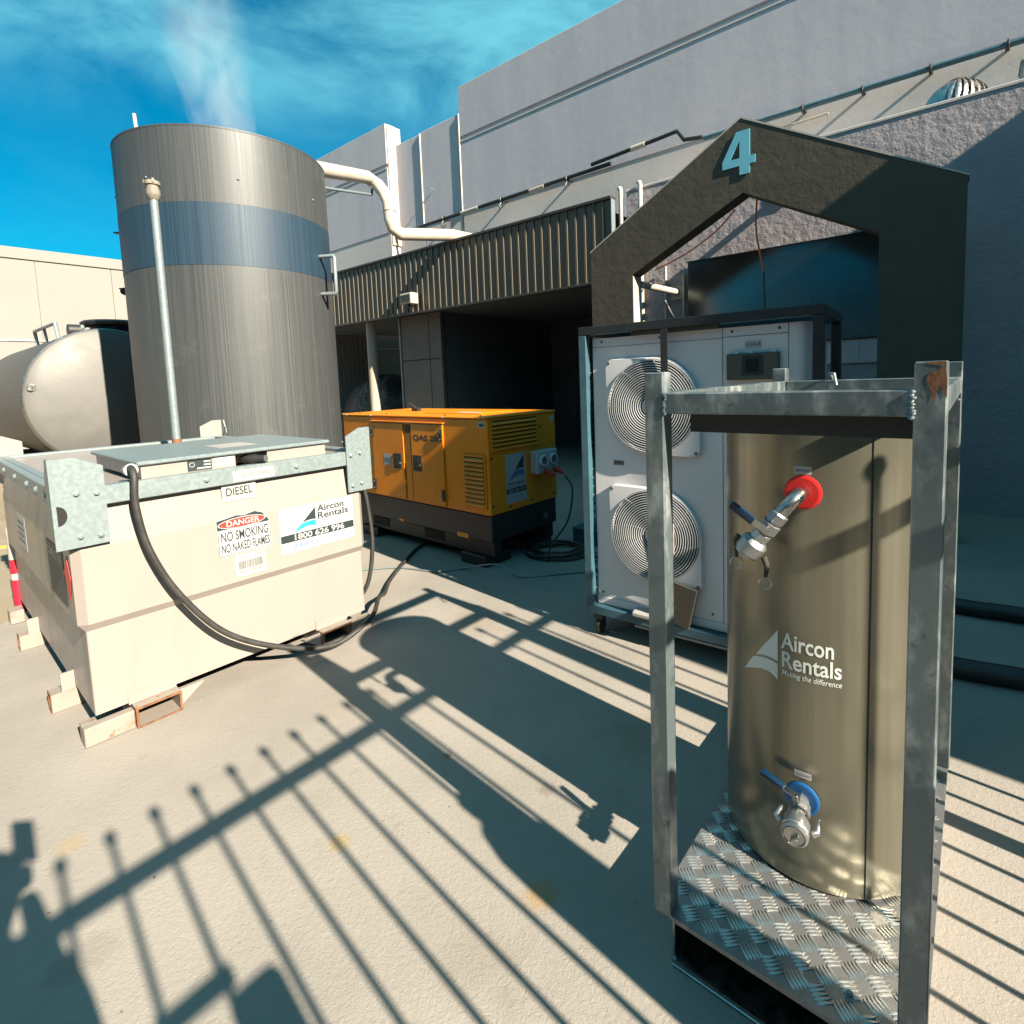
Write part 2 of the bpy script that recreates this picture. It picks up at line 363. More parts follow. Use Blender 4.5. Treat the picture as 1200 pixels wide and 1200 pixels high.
B('sun_toned_reveal', 'pipewhite', bld, -6.938, -6.90, 2.27, 2.528, 5.0, 7.78)  # cream facing: sunlight on this end face put into its colour
# lower rendered wall behind the portal
B('render_wall', 'stucco', bld, -.20, 7.0, 1.4, 1.75, 0.002, 4.40)
B('coping', 'walllow', bld, -.22, 7.0, 1.392, 1.80, 4.403, 4.44, bev=.006)
B('roof_sheet', 'walllow', bld, -.2, 7.0, 1.81, 2.49, 4.1, 4.35)
# wing that closes the yard on the right, behind the photographer
B('wing_wall', 'wall', bld, 7.0, 7.4, -2.2, 14, 0.003, 5.84)
B('wing_wall', 'wall', bld, 7.002, 7.4, -3.80, -2.205, 0.003, 5.27)
# bay lining under the fascia
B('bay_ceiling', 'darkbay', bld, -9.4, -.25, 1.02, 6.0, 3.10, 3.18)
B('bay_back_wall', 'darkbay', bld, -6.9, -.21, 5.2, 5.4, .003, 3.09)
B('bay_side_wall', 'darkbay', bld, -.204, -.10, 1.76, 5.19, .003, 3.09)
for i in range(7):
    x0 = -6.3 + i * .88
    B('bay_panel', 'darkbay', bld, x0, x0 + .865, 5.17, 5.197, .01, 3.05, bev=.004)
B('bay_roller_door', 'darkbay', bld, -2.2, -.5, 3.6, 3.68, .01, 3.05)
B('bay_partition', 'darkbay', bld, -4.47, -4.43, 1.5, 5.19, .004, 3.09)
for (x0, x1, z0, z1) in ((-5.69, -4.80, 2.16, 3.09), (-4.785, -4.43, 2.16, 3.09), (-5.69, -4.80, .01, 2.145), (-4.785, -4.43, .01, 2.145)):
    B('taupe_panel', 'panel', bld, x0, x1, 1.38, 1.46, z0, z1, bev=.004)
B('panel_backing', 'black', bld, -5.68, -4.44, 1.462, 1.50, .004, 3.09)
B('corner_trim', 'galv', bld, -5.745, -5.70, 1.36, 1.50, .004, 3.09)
# fascia: ribbed sheets, each pan between two ribs is its own piece
FB = .9
fas = B('fascia_backing', 'fasciadk', bld, -9.4, -.205, FB + .03, FB + .10, 3.07, 4.20)
B('fascia_cap', 'fasciadk', bld, -9.4, -.19, FB - .012, FB + .14, 4.203, 4.245, bev=.004)
B('fascia_trim', 'fasciadk', bld, -9.4, -.19, FB - .004, FB + .12, 3.03, 3.068, bev=.004)
pm = MB()
w = .162
prof = [(.0, .030), (.006, .030), (.010, .010), (.042, .010), (.046, .030), (.1, .027), (w, .030)]
pm.grid([[(x, y, 3.07) for x, y in prof], [(x, y, 4.20) for x, y in prof]])
pan0 = pm.done('fascia_pan', 'fascia', bld, normals=False); pan0.location = (-.20 - w, FB, 0)
for i in range(1, 56):
    o = link('fascia_pan', pan0.data, bld); o.location = (-.20 - w * (i + 1), FB, 0)
B('fascia_end', 'galv', bld, -.196, -.185, FB - .004, FB + .10, 3.05, 4.20)
B('roof_over_bay', 'fasciadk', bld, -9.4, -.35, 1.05, 2.49, 3.9, 4.12)
# steel column of the bay
cb = MB().lathe([(.11, .0), (.11, 3.1)], (-6.44, 1.15, .003), (0, 0, 1), 20).done('column', 'post', bld, 40)
# service pipe on brackets along the tall wall
def pipe_run(pts, r=.035, name='service_pipe', mat='blacksteel'): return MB().tube(pts, r, 10).done(name, mat, bld, 50)
pipe_run([(-12, 2.36, 5.20), (-1.0, 2.36, 5.30)]); pipe_run([(-1.35, 2.30, 5.36), (-.1, 2.30, 5.42), (.22, 2.30, 5.44), (.34, 2.28, 5.27), (.62, 2.30, 5.23)], .032)
pipe_run([(.62, 2.36, 5.23), (8.9, 2.36, 5.17)], .034, 'service_pipe', 'bluesteel')
for (x, z, l) in ((-4.4, 5.27, .5), (-2.6, 5.28, .35), (-6.9, 5.24, .5), (-.45, 5.41, .25)):
    MB().tube([(x - l / 2, 2.36 if z < 5.4 else 2.30, z - .012), (x + l / 2, 2.36 if z < 5.4 else 2.30, z - .005)], .045, 10).done('pipe_sleeve', 'pipewhite', bld, 50)
for x in (-7.9, -5.2, -3.5, -1.9, 1.4, 2.0, 2.7, 3.4, 4.1):
    z = 5.27 if x < .5 else 5.205
    mbk = MB().torus((x, 2.36, z), (1, 0, 0), .05, .012, 14, 6); mbk.box(x - .02, x + .02, 2.36, 2.51, z - .012, z + .012)
    if x < .5: mbk.tube([(x, 2.36, z - .03), (x, 2.28, z - .12), (x - .02, 2.3, z - .2)], .012, 6)
    mbk.done('pipe_bracket', 'blacksteel', bld, 50)
for x, z0, z1 in ((-6.02, 5.3, 7.36), (-4.75, 5.3, 7.38)):
    MB().tube([(x, 2.500, z0), (x, 2.500, z1)], .02, 8).done('conduit', 'pipewhite', bld, 50)
for x, z in ((-5.66, 6.03), (-8.6, 6.1)):
    MB().tube([(x, 2.5, z), (x, 2.36, z + .02), (x + .03, 2.33, z + .04)], .014, 6).done('wall_hook', 'galv', bld, 50)
# vent pipes, hanging cables and fittings on the render wall
for x, zt in ((-.27, 4.48), (.05, 4.49)):
    MB().tube([(x, 1.34, 2.2), (x, 1.34, zt - .05), (x - .012, 1.345, zt - .015), (x - .05, 1.38, zt)], .034, 10).done('vent_pipe', 'pipewhite', bld, 50)
MB().tube(curve_pts([(1.0, 2.44, 4.60), (.8, 2.44, 4.78), (1.0, 2.44, 4.98), (1.6, 2.44, 5.06), (2.3, 2.44, 5.08)], 6), .018, 8).done('conduit', 'pipewhite', bld, 50)
MB().tube([(.69, 1.36, .1), (.69, 1.36, 3.05)], .022, 8).done('conduit', 'pipewhite', bld, 50)
MB().tube([(-.30, 1.37, .1), (-.30, 1.37, 3.3)], .022, 8).done('conduit', 'pipewhite', bld, 50)
MB().tube([(.42, 1.36, .1), (.42, 1.36, 3.2)], .02, 8).done('conduit', 'pipewhite', bld, 50)
B('sticker', 'tag', bld, 3.86, 3.95, 1.394, 1.399, 1.30, 1.36)
for k, zz in enumerate((1.347, 1.334, 1.314)):
    B('print', 'inkgrey', bld, 3.87, 3.94, 1.3925, 1.3938, zz - .003, zz + .003)

fl = thing('flood_light', 'small cream flood light box fixed under the ribbed brown fascia', 'flood light', Wp(-4.62, .72, 3.22), W_YAW)
B('lamp_body', 'pipewhite', fl, -.17, .17, -.05, .14, -.02, .19, bev=.02, seg=2)
B('lamp_glass', 'screen', fl, -.14, .14, -.056, -.051, .02, .15)
MB().box(-.06, .06, -.03, .05, -.09, -.02, bev=.01).done('sensor', 'black', fl)
MB().box(-.03, .03, .10, .19, .0, .10).done('arm', 'blacksteel', fl)

# unseen shed added behind the viewpoint to cut sky light and darken metal reflections
sd_ = thing('sky_blocker_shed', 'unseen dark grey shed added behind the viewpoint to block sky light and darken the steel', 'building', (-2, -13, 0), 0)
B('wall', 'shed', sd_, -24, 24, -6, 0, .003, 7.4)
B('roof', 'fasciadk', sd_, -24.3, 24.3, -6.3, .3, 7.402, 7.6)
for k in range(5): 
    d_ = B('roller_door', 'panel', sd_, -18 + k * 8, -14 + k * 8, .002, .06, .004, 4.2)
B('side_wall', 'shed', sd_, -24, -23.7, .001, 12, .003, 6.0)

# ---------------- portal with the big number
gate = thing('brown_portal', 'dark brown rendered house-shaped portal carrying a big number', 'portal', W0, W_YAW)
o_ = [(0, .003), (0, 3.25), (1.9, 4.33), (3.8, 3.25), (3.8, .003), (3.165, .003), (3.165, 2.90), (1.925, 3.565), (.595, 2.895), (.595, .003)]
g = MB(); g.prism([(0, .003), (0, 3.25), (.595, 2.895), (.595, .003)], 'y', 0, .228)
gb = MB()
a_ = [gb.bm.verts.new((x, 0, z)) for x, z in o_]; b_ = [gb.bm.verts.new((x, .228, z)) for x, z in o_]
for q in ((0, 1, 8, 9), (1, 2, 7, 8), (2, 3, 6, 7), (3, 4, 5, 6)):
    gb._face([a_[i] for i in q]); gb._face([b_[i] for i in reversed(q)])
for i in range(10): gb._face([a_[i], b_[i], b_[(i + 1) % 10], a_[(i + 1) % 10]])
g.bm.free(); gb.done('portal_frame', 'gate', gate)
# cream strips: sunlight on the inner edge and top put into colour
B('sun_toned_edge', 'pipewhite', gate, .597, .601, .004, .226, .01, 2.88)
cp = MB(); cp.prism([(1.9, 4.333), (3.81, 3.253), (3.81, 3.272), (1.9, 4.352), (-.01, 3.272), (-.01, 3.253)], 'y', -.004, .236); cp.done('sun_toned_capping', 'pipewhite', gate)
n4 = MB()
for pts in ([(1.71, 3.845), (1.891, 3.845), (1.891, 3.925), (1.79, 3.925), (1.71, 3.925)], [(1.71, 3.925), (1.79, 3.925), (1.891, 4.105), (1.891, 4.20), (1.858, 4.20)],
            [(1.891, 3.75), (1.997, 3.75), (1.997, 4.20), (1.891, 4.20)], [(1.997, 3.845), (2.052, 3.845), (2.052, 3.925), (1.997, 3.925)]): n4.prism(pts, 'y', -.012, -.004)
n4.done('number', 'number', gate)
for x, z in ((1.95, 3.9), (1.95, 4.1)): MB().tube([(x, -.0045, z), (x, .0, z)], .01, 6).done('standoff', 'black', gate)
# struts tying the portal back to the wall
for x, z in ((.60, 2.80), (2.15, 3.92)):
    st = MB().tube([(x, .229, z), (x - .02, 1.37, z + .02)], .045, 12).done('tie_strut', 'pipewhite', gate, 50)
    B('strut_plate', 'pipewhite', st, x - .10, x + .06, 1.365, 1.396, z - .09, z + .11, bev=.004)

# stainless sheet fixed on the render wall behind the portal
sh = thing('steel_wall_sheet', 'large dark stainless sheet fixed to the wall behind the portal', 'metal sheet', Wp(0, 0), W_YAW)
B('sheet', 'sheet', sh, .775, 3.6, 1.30, 1.385, 1.99, 3.19, bev=.004)
B('edge_trim', 'blacksteel', sh, .76, 3.6, 1.29, 1.388, 3.192, 3.205)
vg = thing('louvre_vent', 'pale louvred vent panel below the stainless sheet', 'vent', Wp(0, 0), W_YAW)
B('frame', 'ac', vg, 2.5, 3.6, 1.36, 1.385, 1.70, 1.975)
for i in range(6):
    for k in range(2): B('slat', 'ac', vg, 2.66 + k * .20, 2.84 + k * .20, 1.345, 1.359, 1.73 + i * .037, 1.755 + i * .037)
for pts, m1, lab in (([(1.93, .20, 3.60), (1.90, 1.0, 3.35), (1.93, 1.1, 2.95)], 'orange', 'orange extension lead hanging down from the portal peak'),):
    ca = thing('hanging_cable', lab, 'cable', Wp(0, 0), W_YAW)
    P = curve_pts([(2.0, .24, 3.55), (1.98, .28, 3.2), (2.05, .32, 2.75)], 8); MB().tube(P, .010, 6).done('lead', 'orange', ca, 60)
    MB().tube(curve_pts([(2.05, .32, 2.75), (2.06, .30, 2.5), (2.10, .26, 2.0)], 6), .009, 6).done('tail', 'black', ca, 60)
ca = thing('strung_cable', 'orange cable strung slack along the wall behind the left portal slope', 'cable', Wp(0, 0), W_YAW)
MB().tube(curve_pts([(1.75, .26, 3.47), (1.35, .8, 3.42), (.8, 1.2, 3.30), (.25, 1.37, 3.18)], 8), .011, 6).done('lead', 'orange', ca, 60)

# roof ventilator
wv = thing('roof_ventilator', 'spherical aluminium turbine ventilator on the roof above the portal', 'ventilator', Wp(3.66, 2.02, 4.10), W_YAW)
MB().lathe([(.20, 0), (.20, .22), (.26, .25)], (0, 0, 0), (0, 0, 1), 24).done('throat', 'galv', wv, 40)
for i in range(26):
    t0 = 2 * pi * i / 26; rows = []
    for k in range(9):
        ph = -1.05 + k * (1.05 + 1.35) / 8; rr_ = .30 * cos(ph); zz = .47 + .27 * sin(ph)
        t = t0 + .25 * k / 8
        rows.append([(rr_ * cos(t + dt) * f_, rr_ * sin(t + dt) * f_, zz) for dt, f_ in ((0, 1.0), (.11, .985), (.20, .90))])
    MB().grid(rows).done('vane', 'steel', wv, 60, normals=False)
MB().lathe([(.09, 0), (.10, .015), (.03, .03)], (0, 0, .725), (0, 0, 1), 16).done('cap', 'steel', wv, 40)
bx = thing('roof_box', 'pale blue-grey box standing on the roof at the far right', 'roof box', Wp(4.42, 2.0, 4.36), W_YAW)
B('casing', 'galv', bx, -.22, .3, -.15, .25, 0, .42, bev=.01); B('lid', 'galv', bx, -.23, .31, -.16, .26, .423, .44)

# ---------------- pale building on the left
wb = thing('cream_building', 'cream panel-clad building standing behind the horizontal tank', 'building', Wp(-14, 0), W_YAW)
B('wall_core', 'buildwhite', wb, -6, -.035, -14, 8, .002, 5.0)
for i in range(14):
    b0 = -14 + i * 1.55
    B('wall_panel', 'buildwhite', wb, -.03, .0, b0, b0 + 1.54, 3.11, 5.02, bev=.003)
    B('wall_panel', 'buildwhite', wb, -.03, .0, b0, b0 + 1.54, .01, 3.05, bev=.003)
B('parapet_cap', 'buildwhite', wb, -6, .04, -14, 8, 5.03, 5.30, bev=.01)
B('dado_trim', 'white', wb, -.03, .03, -14, 8, 3.055, 3.105)

# tarpaulin heap and screen in the side yard seen under the fascia
tp = thing('covered_heap', 'heap under a crumpled black tarpaulin beyond the bay column', 'tarpaulin', Wp(-8.6, 3.2), W_YAW)
rows = []
for i in range(15):
    ph = pi / 2 * i / 14
    rows.append([((1.5 * cos(ph) + .12 * sin(5 * t + 3 * ph) * cos(ph)) * cos(t), (1.3 * cos(ph) + .1 * sin(7 * t)) * sin(t), 1.95 * sin(ph) ** .8 + .08 * sin(4 * t + 6 * ph) * cos(ph) + .002) for t in [2 * pi * k / 28 for k in range(28)]])
MB().grid(rows, True).done('cover', 'tarp', tp, 50)
MB().torus((0, 0, .95), (0, 0, 1), 1.38, .02, 32, 6).done('tie_rope', 'galv', tp, 50)
sc_ = thing('corrugated_screen', 'cream corrugated screen at the end of the side yard', 'screen', Wp(-11.5, 2.5), W_YAW)
for i in range(22):
    MB().prism([(0, 0), (.04, .03), (.11, .03), (.15, 0), (.155, -.01), (0, -.01)], 'z', .4, 3.6).xf(Matrix.Rotation(-pi / 2, 4, 'Z')).done('sheet', 'buildwhite', sc_).location = (0, i * .16 - 1.0, 0)
for k in range(3): B('post', 'buildwhite', sc_, -.12, -.02, -1.0 + k * 1.7, -.92 + k * 1.7, .002, 3.6)

# ================================================================== TANKS
# tall silver tank
SD = 8.0; SAZ = R(-26.696); SR = 1.1746
SC = Vector((sin(SAZ) * SD, cos(SAZ) * SD, 0))
st = thing('vertical_tank', 'tall weathered stainless tank with a blue painted band', 'tank', SC)
def shell(z0, z1, r, n=96): return MB().lathe([(r, z0), (r, z1)], (0, 0, 0), (0, 0, 1), n, caps=False)
shell(.002, 3.02, SR).done('lower_shell', 'silver', st, 60)
shell(3.022, 3.68, SR + .003).done('blue_band', 'silverblue', st, 60)
shell(3.682, 4.46, SR).done('upper_shell', 'silver', st, 60)
MB().lathe([(SR + .002, 4.455), (SR + .003, 4.462), (SR + .003, 4.475), (SR - .01, 4.478), (SR - .30, 4.44), (.3, 4.40), (.3, 4.30)], (0, 0, 0), (0, 0, 1), 96).done('roof', 'silver', st, 40)
for k in range(14):
    t = R(-150 + k * 23); p = Vector((cos(t), sin(t), 0))
    MB().lathe([(.013, 0), (.013, .008), (.004, .014)], p * (SR + .002) + Vector((0, 0, .9 if k % 2 else 3.95)), p, 8).done('bolt', 'galv', st)
tl = R(180 + 63.3 - 82)   # silhouette side seen on the left
for dz in (2.95, 3.62):
    t = R(-166); p = Vector((cos(t), sin(t), 0)); q_ = Vector((-sin(t), cos(t), 0))
    mb = MB(); mb.box(-.02, .12, -.035, .035, 0, .012); mb.box(-.02, .0, -.04, .04, -.10, .07)
    if dz < 3: mb.lathe([(.045, 0), (.045, .05)], (.06, 0, -.03), (0, 1, 0), 12)
    mb.xf(Matrix.Translation(p * (SR + .015) + Vector((0, 0, dz))) @ Matrix.Rotation(t, 4, 'Z')).done('lug', 'blacksteel', st)
MB().tube([(-.60, -.72, 4.35), (-.62, -.73, 4.80)], .020, 8).done('vent_rod', 'pipewhite', st, 50)
t = R(-9); p = Vector((cos(t), sin(t), 0))
MB().tube([p * (SR - .02) + Vector((0, 0, 3.28)), p * (SR + .19) + Vector((0, 0, 3.28)), p * (SR + .20) + Vector((0, 0, 3.26)), p * (SR + .20) + Vector((0, 0, 2.84)), p * (SR + .19) + Vector((0, 0, 2.82)), p * (SR - .02) + Vector((0, 0, 2.82))], .024, 8).done('grab_rail', 'galv', st, 50)

# steam above the tank
stm = MB(); stm.lathe([(.10, 0), (.36, .15), (.42, 1.0), (.75, 2.1), (.55, 2.8), (.1, 3.0)], (0, 0, 0), (0, 0, 1), 20)
stm = stm.done('steam', 'white'); stm.location = SC + Vector((.12, -.1, 4.42)); stm.rotation_euler = (0, R(-7), 0); stuff(stm)
stm['label'] = 'thin white steam rising from the tall silver tank'
vm = bpy.data.materials.new('steam'); vm.use_nodes = True; t_ = vm.node_tree; t_.nodes.clear()
vo = t_.nodes.new('ShaderNodeOutputMaterial'); pv = t_.nodes.new('ShaderNodeVolumePrincipled'); pv.inputs['Color'].default_value = (.95, .95, .95, 1)
vc = t_.nodes.new('ShaderNodeTexCoord'); vmap = t_.nodes.new('ShaderNodeMapping'); vmap.inputs['Scale'].default_value = (1.9, 1.9, 1.0); vn = t_.nodes.new('ShaderNodeTexNoise'); vn.inputs['Scale'].default_value = 1.3; vn.inputs['Detail'].default_value = 4; vn.inputs['Distortion'].default_value = .8
t_.links.new(vc.outputs['Object'], vmap.inputs[0]); t_.links.new(vmap.outputs[0], vn.inputs[0])
vr = t_.nodes.new('ShaderNodeMapRange'); vr.inputs[1].default_value = .36; vr.inputs[2].default_value = .74; vr.inputs[4].default_value = 1.8; t_.links.new(vn.outputs[0], vr.inputs[0])
vsx = t_.nodes.new('ShaderNodeSeparateXYZ'); t_.links.new(vc.outputs['Object'], vsx.inputs[0])
vf = t_.nodes.new('ShaderNodeMapRange'); vf.inputs[1].default_value = .1; vf.inputs[2].default_value = 2.9; vf.inputs[3].default_value = 1; vf.inputs[4].default_value = 0; t_.links.new(vsx.outputs[2], vf.inputs[0])
# fade towards the plume's outside
vx = t_.nodes.new('ShaderNodeVectorMath'); vx.operation = 'MULTIPLY'; vx.inputs[1].default_value = (1, 1, 0); t_.links.new(vc.outputs['Object'], vx.inputs[0])
vl = t_.nodes.new('ShaderNodeVectorMath'); vl.operation = 'LENGTH'; t_.links.new(vx.outputs[0], vl.inputs[0])
ve = t_.nodes.new('ShaderNodeMapRange'); ve.inputs[1].default_value = .05; ve.inputs[2].default_value = .55; ve.inputs[3].default_value = 1; ve.inputs[4].default_value = 0; t_.links.new(vl.outputs['Value'], ve.inputs[0])
m1 = t_.nodes.new('ShaderNodeMath'); m1.operation = 'MULTIPLY'; t_.links.new(vr.outputs[0], m1.inputs[0]); t_.links.new(vf.outputs[0], m1.inputs[1])
m2 = t_.nodes.new('ShaderNodeMath'); m2.operation = 'MULTIPLY'; t_.links.new(m1.outputs[0], m2.inputs[0]); t_.links.new(ve.outputs[0], m2.inputs[1])
t_.links.new(m2.outputs[0], pv.inputs['Density']); t_.links.new(pv.outputs[0], vo.inputs['Volume'])
stm.data.materials.clear(); stm.data.materials.append(vm)

# white overflow pipe from tank to fascia
wp = thing('white_duct', 'thick white pipe bending from the tall tank down to the fascia', 'pipe', W0, W_YAW)
P = [(-3.2, -2.35, 4.62), (-4.05, -.45, 5.14), (-4.10, -.32, 5.12), (-4.0, -.28, 5.04), (-3.85, -.27, 4.86), (-3.76, -.27, 4.7), (-3.74, -.27, 4.42), (-3.72, -.24, 4.28), (-3.66, -.12, 4.19), (-3.57, .1, 4.21), (-3.52, .95, 4.335), (-3.45, 2.45, 4.36)]
MB().tube(P, .105, 20).done('duct', 'pipewhite', wp, 60)
MB().torus((-3.745, -.27, 4.56), (0, 0, 1), .108, .008, 24, 6).done('joint_band', 'pipewhite', wp, 60)
MB().tube([(-3.2, -2.3, 4.38), (-4.12, -.34, 4.90)], .022, 8).done('support_rail', 'galv', wp, 50)
MB().tube([(-4.12, -.34, 4.90), (-4.10, -.32, 5.03)], .022, 8).done('hanger', 'galv', wp, 50)

# horizontal tank
HC = Wp(-5.95, -3.84, 1.62); HR = 1.0
ht = thing('horizontal_tank', 'horizontal stainless tank with a dished end behind the diesel tank', 'tank', (HC.x, HC.y, 0), W_YAW)
MB().lathe([(HR, 0), (HR, 4.2)], (0, 0, HC.z), (-1, 0, 0), 64, caps=False).done('shell', 'silver', ht, 60)
MB().lathe([(HR - .002, 0), (HR - .002, .015), (HR * .97, .035), (HR * .85, .07), (HR * .65, .105), (HR * .4, .13), (HR * .15, .14), (.001, .142)], (0, 0, HC.z), (1, 0, 0), 64, caps=False).done('dished_end', 'dishend', ht, 60)
MB().lathe([(HR - .002, 0), (HR * .8, .14), (HR * .4, .22), (.001, .237)], (-4.2, 0, HC.z), (-1, 0, 0), 64, caps=False).done('dished_end', 'dishend', ht, 60)
MB().torus((.0, 0, HC.z), (1, 0, 0), HR + .002, .012, 64, 6).done('seam_ring', 'steel', ht, 60)
for x in (-1.0, -3.2): MB().box(x - .12, x + .12, -.9, .9, .003, .75).done('saddle', 'blacksteel', ht)
hz_ = HC.z
def top(x, th): return (x, -HR * sin(th), hz_ + HR * cos(th))
rl = MB(); pts = [Vector(top(-.55, R(26))) * 1, Vector(top(-.55, R(26))) + Vector((0, -.02, .22)), Vector(top(-2.0, R(26))) + Vector((0, -.02, .22)), Vector(top(-2.0, R(26)))]
rl.tube(pts, .025, 8); rl.tube([Vector(top(-1.3, R(26))), Vector(top(-1.3, R(26))) + Vector((0, -.02, .22))], .02, 8); rl.done('hand_rail', 'galv', ht, 50)
MB().lathe([(.30, 0), (.30, .10), (.40, .12), (.42, .16), (.38, .19)], (-.42, .22, hz_ + HR - .03), (0, 0, 1), 28).done('manhole', 'blacksteel', ht, 40)
MB().lathe([(.09, 0), (.09, .14)], (-.35, -.36, hz_ + HR - .0), (0, 1, 0), 16).done('clamp_wheel', 'black', ht, 40)
MB().tube([(-.35, -.25, hz_ + HR - .0), (-.42, -.10, hz_ + HR + .12)], .035, 8).done('hinge_arm', 'galv', ht, 50)
MB().lathe([(.05, 0), (.05, .05)], (.03, -.90, hz_ + .18), (1, 0, 0), 12).done('port', 'steel', ht, 40)

# ================================================================== DIESEL TANK
dt = thing('diesel_tank', 'cream steel diesel cube tank with galvanised rim and warning signs', 'fuel tank', D0, D_YAW)
DW, DL = 1.61, 2.50
def rect(ins, ch, z):
    x0, x1, y0, y1 = ins, DW - ins, ins, DL - ins
    return [(x0 + ch, y0, z), (x1 - ch, y0, z), (x1, y0 + ch, z), (x1, y1 - ch, z), (x1 - ch, y1, z), (x0 + ch, y1, z), (x0, y1 - ch, z), (x0, y0 + ch, z)]
bd = MB(); rows = [rect(.058, .004, .115), rect(.058, .004, .535), rect(.030, .035, .575), rect(.030, .035, .935), rect(.062, .03, 1.14)]
bd.grid(rows, True); bd.poly(list(reversed(rows[0]))); bd.poly(rows[-1]); bd.done('body', 'cream', dt)
tp_ = MB().box(.05, DW - .05, .05, DL - .05, 1.141, 1.205, bev=.004).done('top_deck', 'cream', dt)
rim = MB()
for (x0, x1, y0, y1) in ((.0, DW, .012, .045), (.0, DW, DL - .045, DL - .012), (.002, .045, .046, DL - .046), (DW - .045, DW - .002, .046, DL - .046)):
    B('rim_angle', 'galv', dt, x0, x1, y0, y1, 1.135, 1.225, bev=.004)
for (x0, x1, y0, y1) in ((.046, DW - .046, .046, .085), (.046, .085, .086, DL - .09), (DW - .085, DW - .046, .086, DL - .09), (.046, DW - .046, DL - .085, DL - .046)):
    B('rim_flange', 'galv', dt, x0, x1, y0, y1, 1.207, 1.224)
def bolt(p, d, parent, r=.012, mat='galv'):
    return MB().lathe([(r * 1.5, 0), (r * 1.5, .003), (r, .0035), (r, .012), (r * .6, .014)], p, d, 6).done('bolt', mat, parent)
for x in (.62, 1.12): bolt((x, .012, 1.18), (0, -1, 0), dt)
for y in (.25, .55, .85, 1.3, 1.8, 2.2): bolt((.002, y, 1.185), (-1, 0, 0), dt)
# corner lifting brackets: a folded plate each
def bracket(x0, x1, sx, y, sy, whole):
    # front plate in x-z, folded round the corner along y
    m = MB()
    zt = 1.375; zb = .957 if whole else 1.20
    ox = x0 if sx < 0 else x1; ix = x1 if sx < 0 else x0
    pts = [(ox, zb), (ix, zb), (ix, zt - .05), (ix + (ox - ix) * .55, zt), (ox, zt)]
    m.prism(pts, 'y', y, y - sy * .010)
    s2 = MB(); s2.prism([(y, zb + .02), (y, zt), (y + sy * .05, zt), (y + sy * .10, zt - .12), (y + sy * .10, zb + .10)], 'x', ox, ox - sx * .010)
    b = m.done('lifting_bracket', 'galv', dt); s2.done('bracket_flange', 'galv', b)
    for fx, fz in ((.45, .60), (.83, .58), (.45, .12), (.83, .10)):
        if whole: bolt((ox + (ix - ox) * fx, y - sy * .010, zb + (zt - zb) * fz), (0, -sy, 0), b, .011)
    return b
bL = bracket(-.022, .178, -1, .010, 1, True)
bR = bracket(1.455, 1.635, 1, .010, 1, True)
for x0, x1, s_ in ((-.022, .178, -1), (1.43, 1.63, 1)):
    bb = bracket(x0, x1, s_, DL - .010, -1, False); bb.data.materials[0] = M['cream']
MB().prism([(.0 + .036 * cos(t), 1.115 + .046 * sin(t)) for t in [pi * (-.5 + k / 12) for k in range(13)]], 'y', -.0012, -.0004).done('bracket_hole', 'dark', bL).location = (-.006, 0, 0)
# lid box
lid = B('lid', 'galv', dt, .325, 1.375, .055, 1.03, 1.292, 1.314, bev=.006)
lb = MB(); lb.box(.345, .80, .075, 1.0, 1.2245, 1.291); lb.box(.98, 1.35, .075, 1.0, 1.2245, 1.291); lb.box(.801, .979, .20, 1.0, 1.2245, 1.290); lb.done('lid_box', 'cream', dt)
B('lid_label', 'white', lid, .80, 1.02, .30, .55, 1.3145, 1.3152)
for x in (.42, .60, .9, 1.1): MB().lathe([(.012, 0), (.012, .02)], (x, 1.05, 1.225), (0, 0, 1), 8).done('hinge', 'galv', dt)
# nozzle in the gap, stickers on the lid box
nz_ = MB().lathe([(.02, 0), (.028, .02), (.028, .08), (.022, .10), (.022, .14)], (.86, .13, 1.252), (.6, -.8, .0), 14).done('nozzle', 'black', dt, 40)
MB().lathe([(.020, 0), (.020, .004)], (.944, .018, 1.252), (.6, -.8, 0), 14).done('nozzle_cap', 'inkgrey', nz_)
B('black_sticker', 'ink', dt, .555, .675, .0735, .0746, 1.228, 1.288)
for k in range(3): B('print', 'sign', dt, .60 + .035 * (k > 0), .67, .0722, .0734, 1.236 + k * .017, 1.244 + k * .017)
MB().torus((.577, .0725, 1.262), (0, 1, 0), .012, .0022, 12, 4).done('print', 'sign', dt)
B('paper_label', 'white', dt, .69, .79, .0735, .0746, 1.235, 1.285); letters(dt, 'MAIN FUEL', .70, .78, 1.254, 1.264, front(.0730), 'inkgrey')
rl_ = B('rim_label', 'white', dt, .755, .985, .0105, .0117, 1.145, 1.205); letters(rl_, 'DIESEL SAFE', .785, .955, 1.165, 1.187, front(.0098), 'inkgrey')
# vent pipe
vp = MB().tube([(1.075, 1.97, 1.206), (1.075, 1.97, 3.22)], .030, 14).done('vent_pipe', 'galv', dt, 50)
MB().tube([(1.075, 1.97, 1.2062), (1.075, 1.97, 1.27)], .034, 14).done('rusty_foot', 'rust', vp, 50)
MB().lathe([(.034, 0), (.050, .03), (.052, .04), (.052, .075), (.044, .08), (.044, .11), (.056, .115), (.056, .14), (.04, .15)], (1.075, 1.97, 3.20), (0, 0, 1), 20).done('vent_cap', 'cap', vp, 40)
for k in range(3):
    t = R(20 + 120 * k); MB().box(-.008, .008, -.008, .008, 0, .03).xf(Matrix.Translation((1.075 + .055 * cos(t), 1.97 + .055 * sin(t), 3.325)) @ Matrix.Rotation(t, 4, 'Z')).done('cap_lug', 'cap', vp)
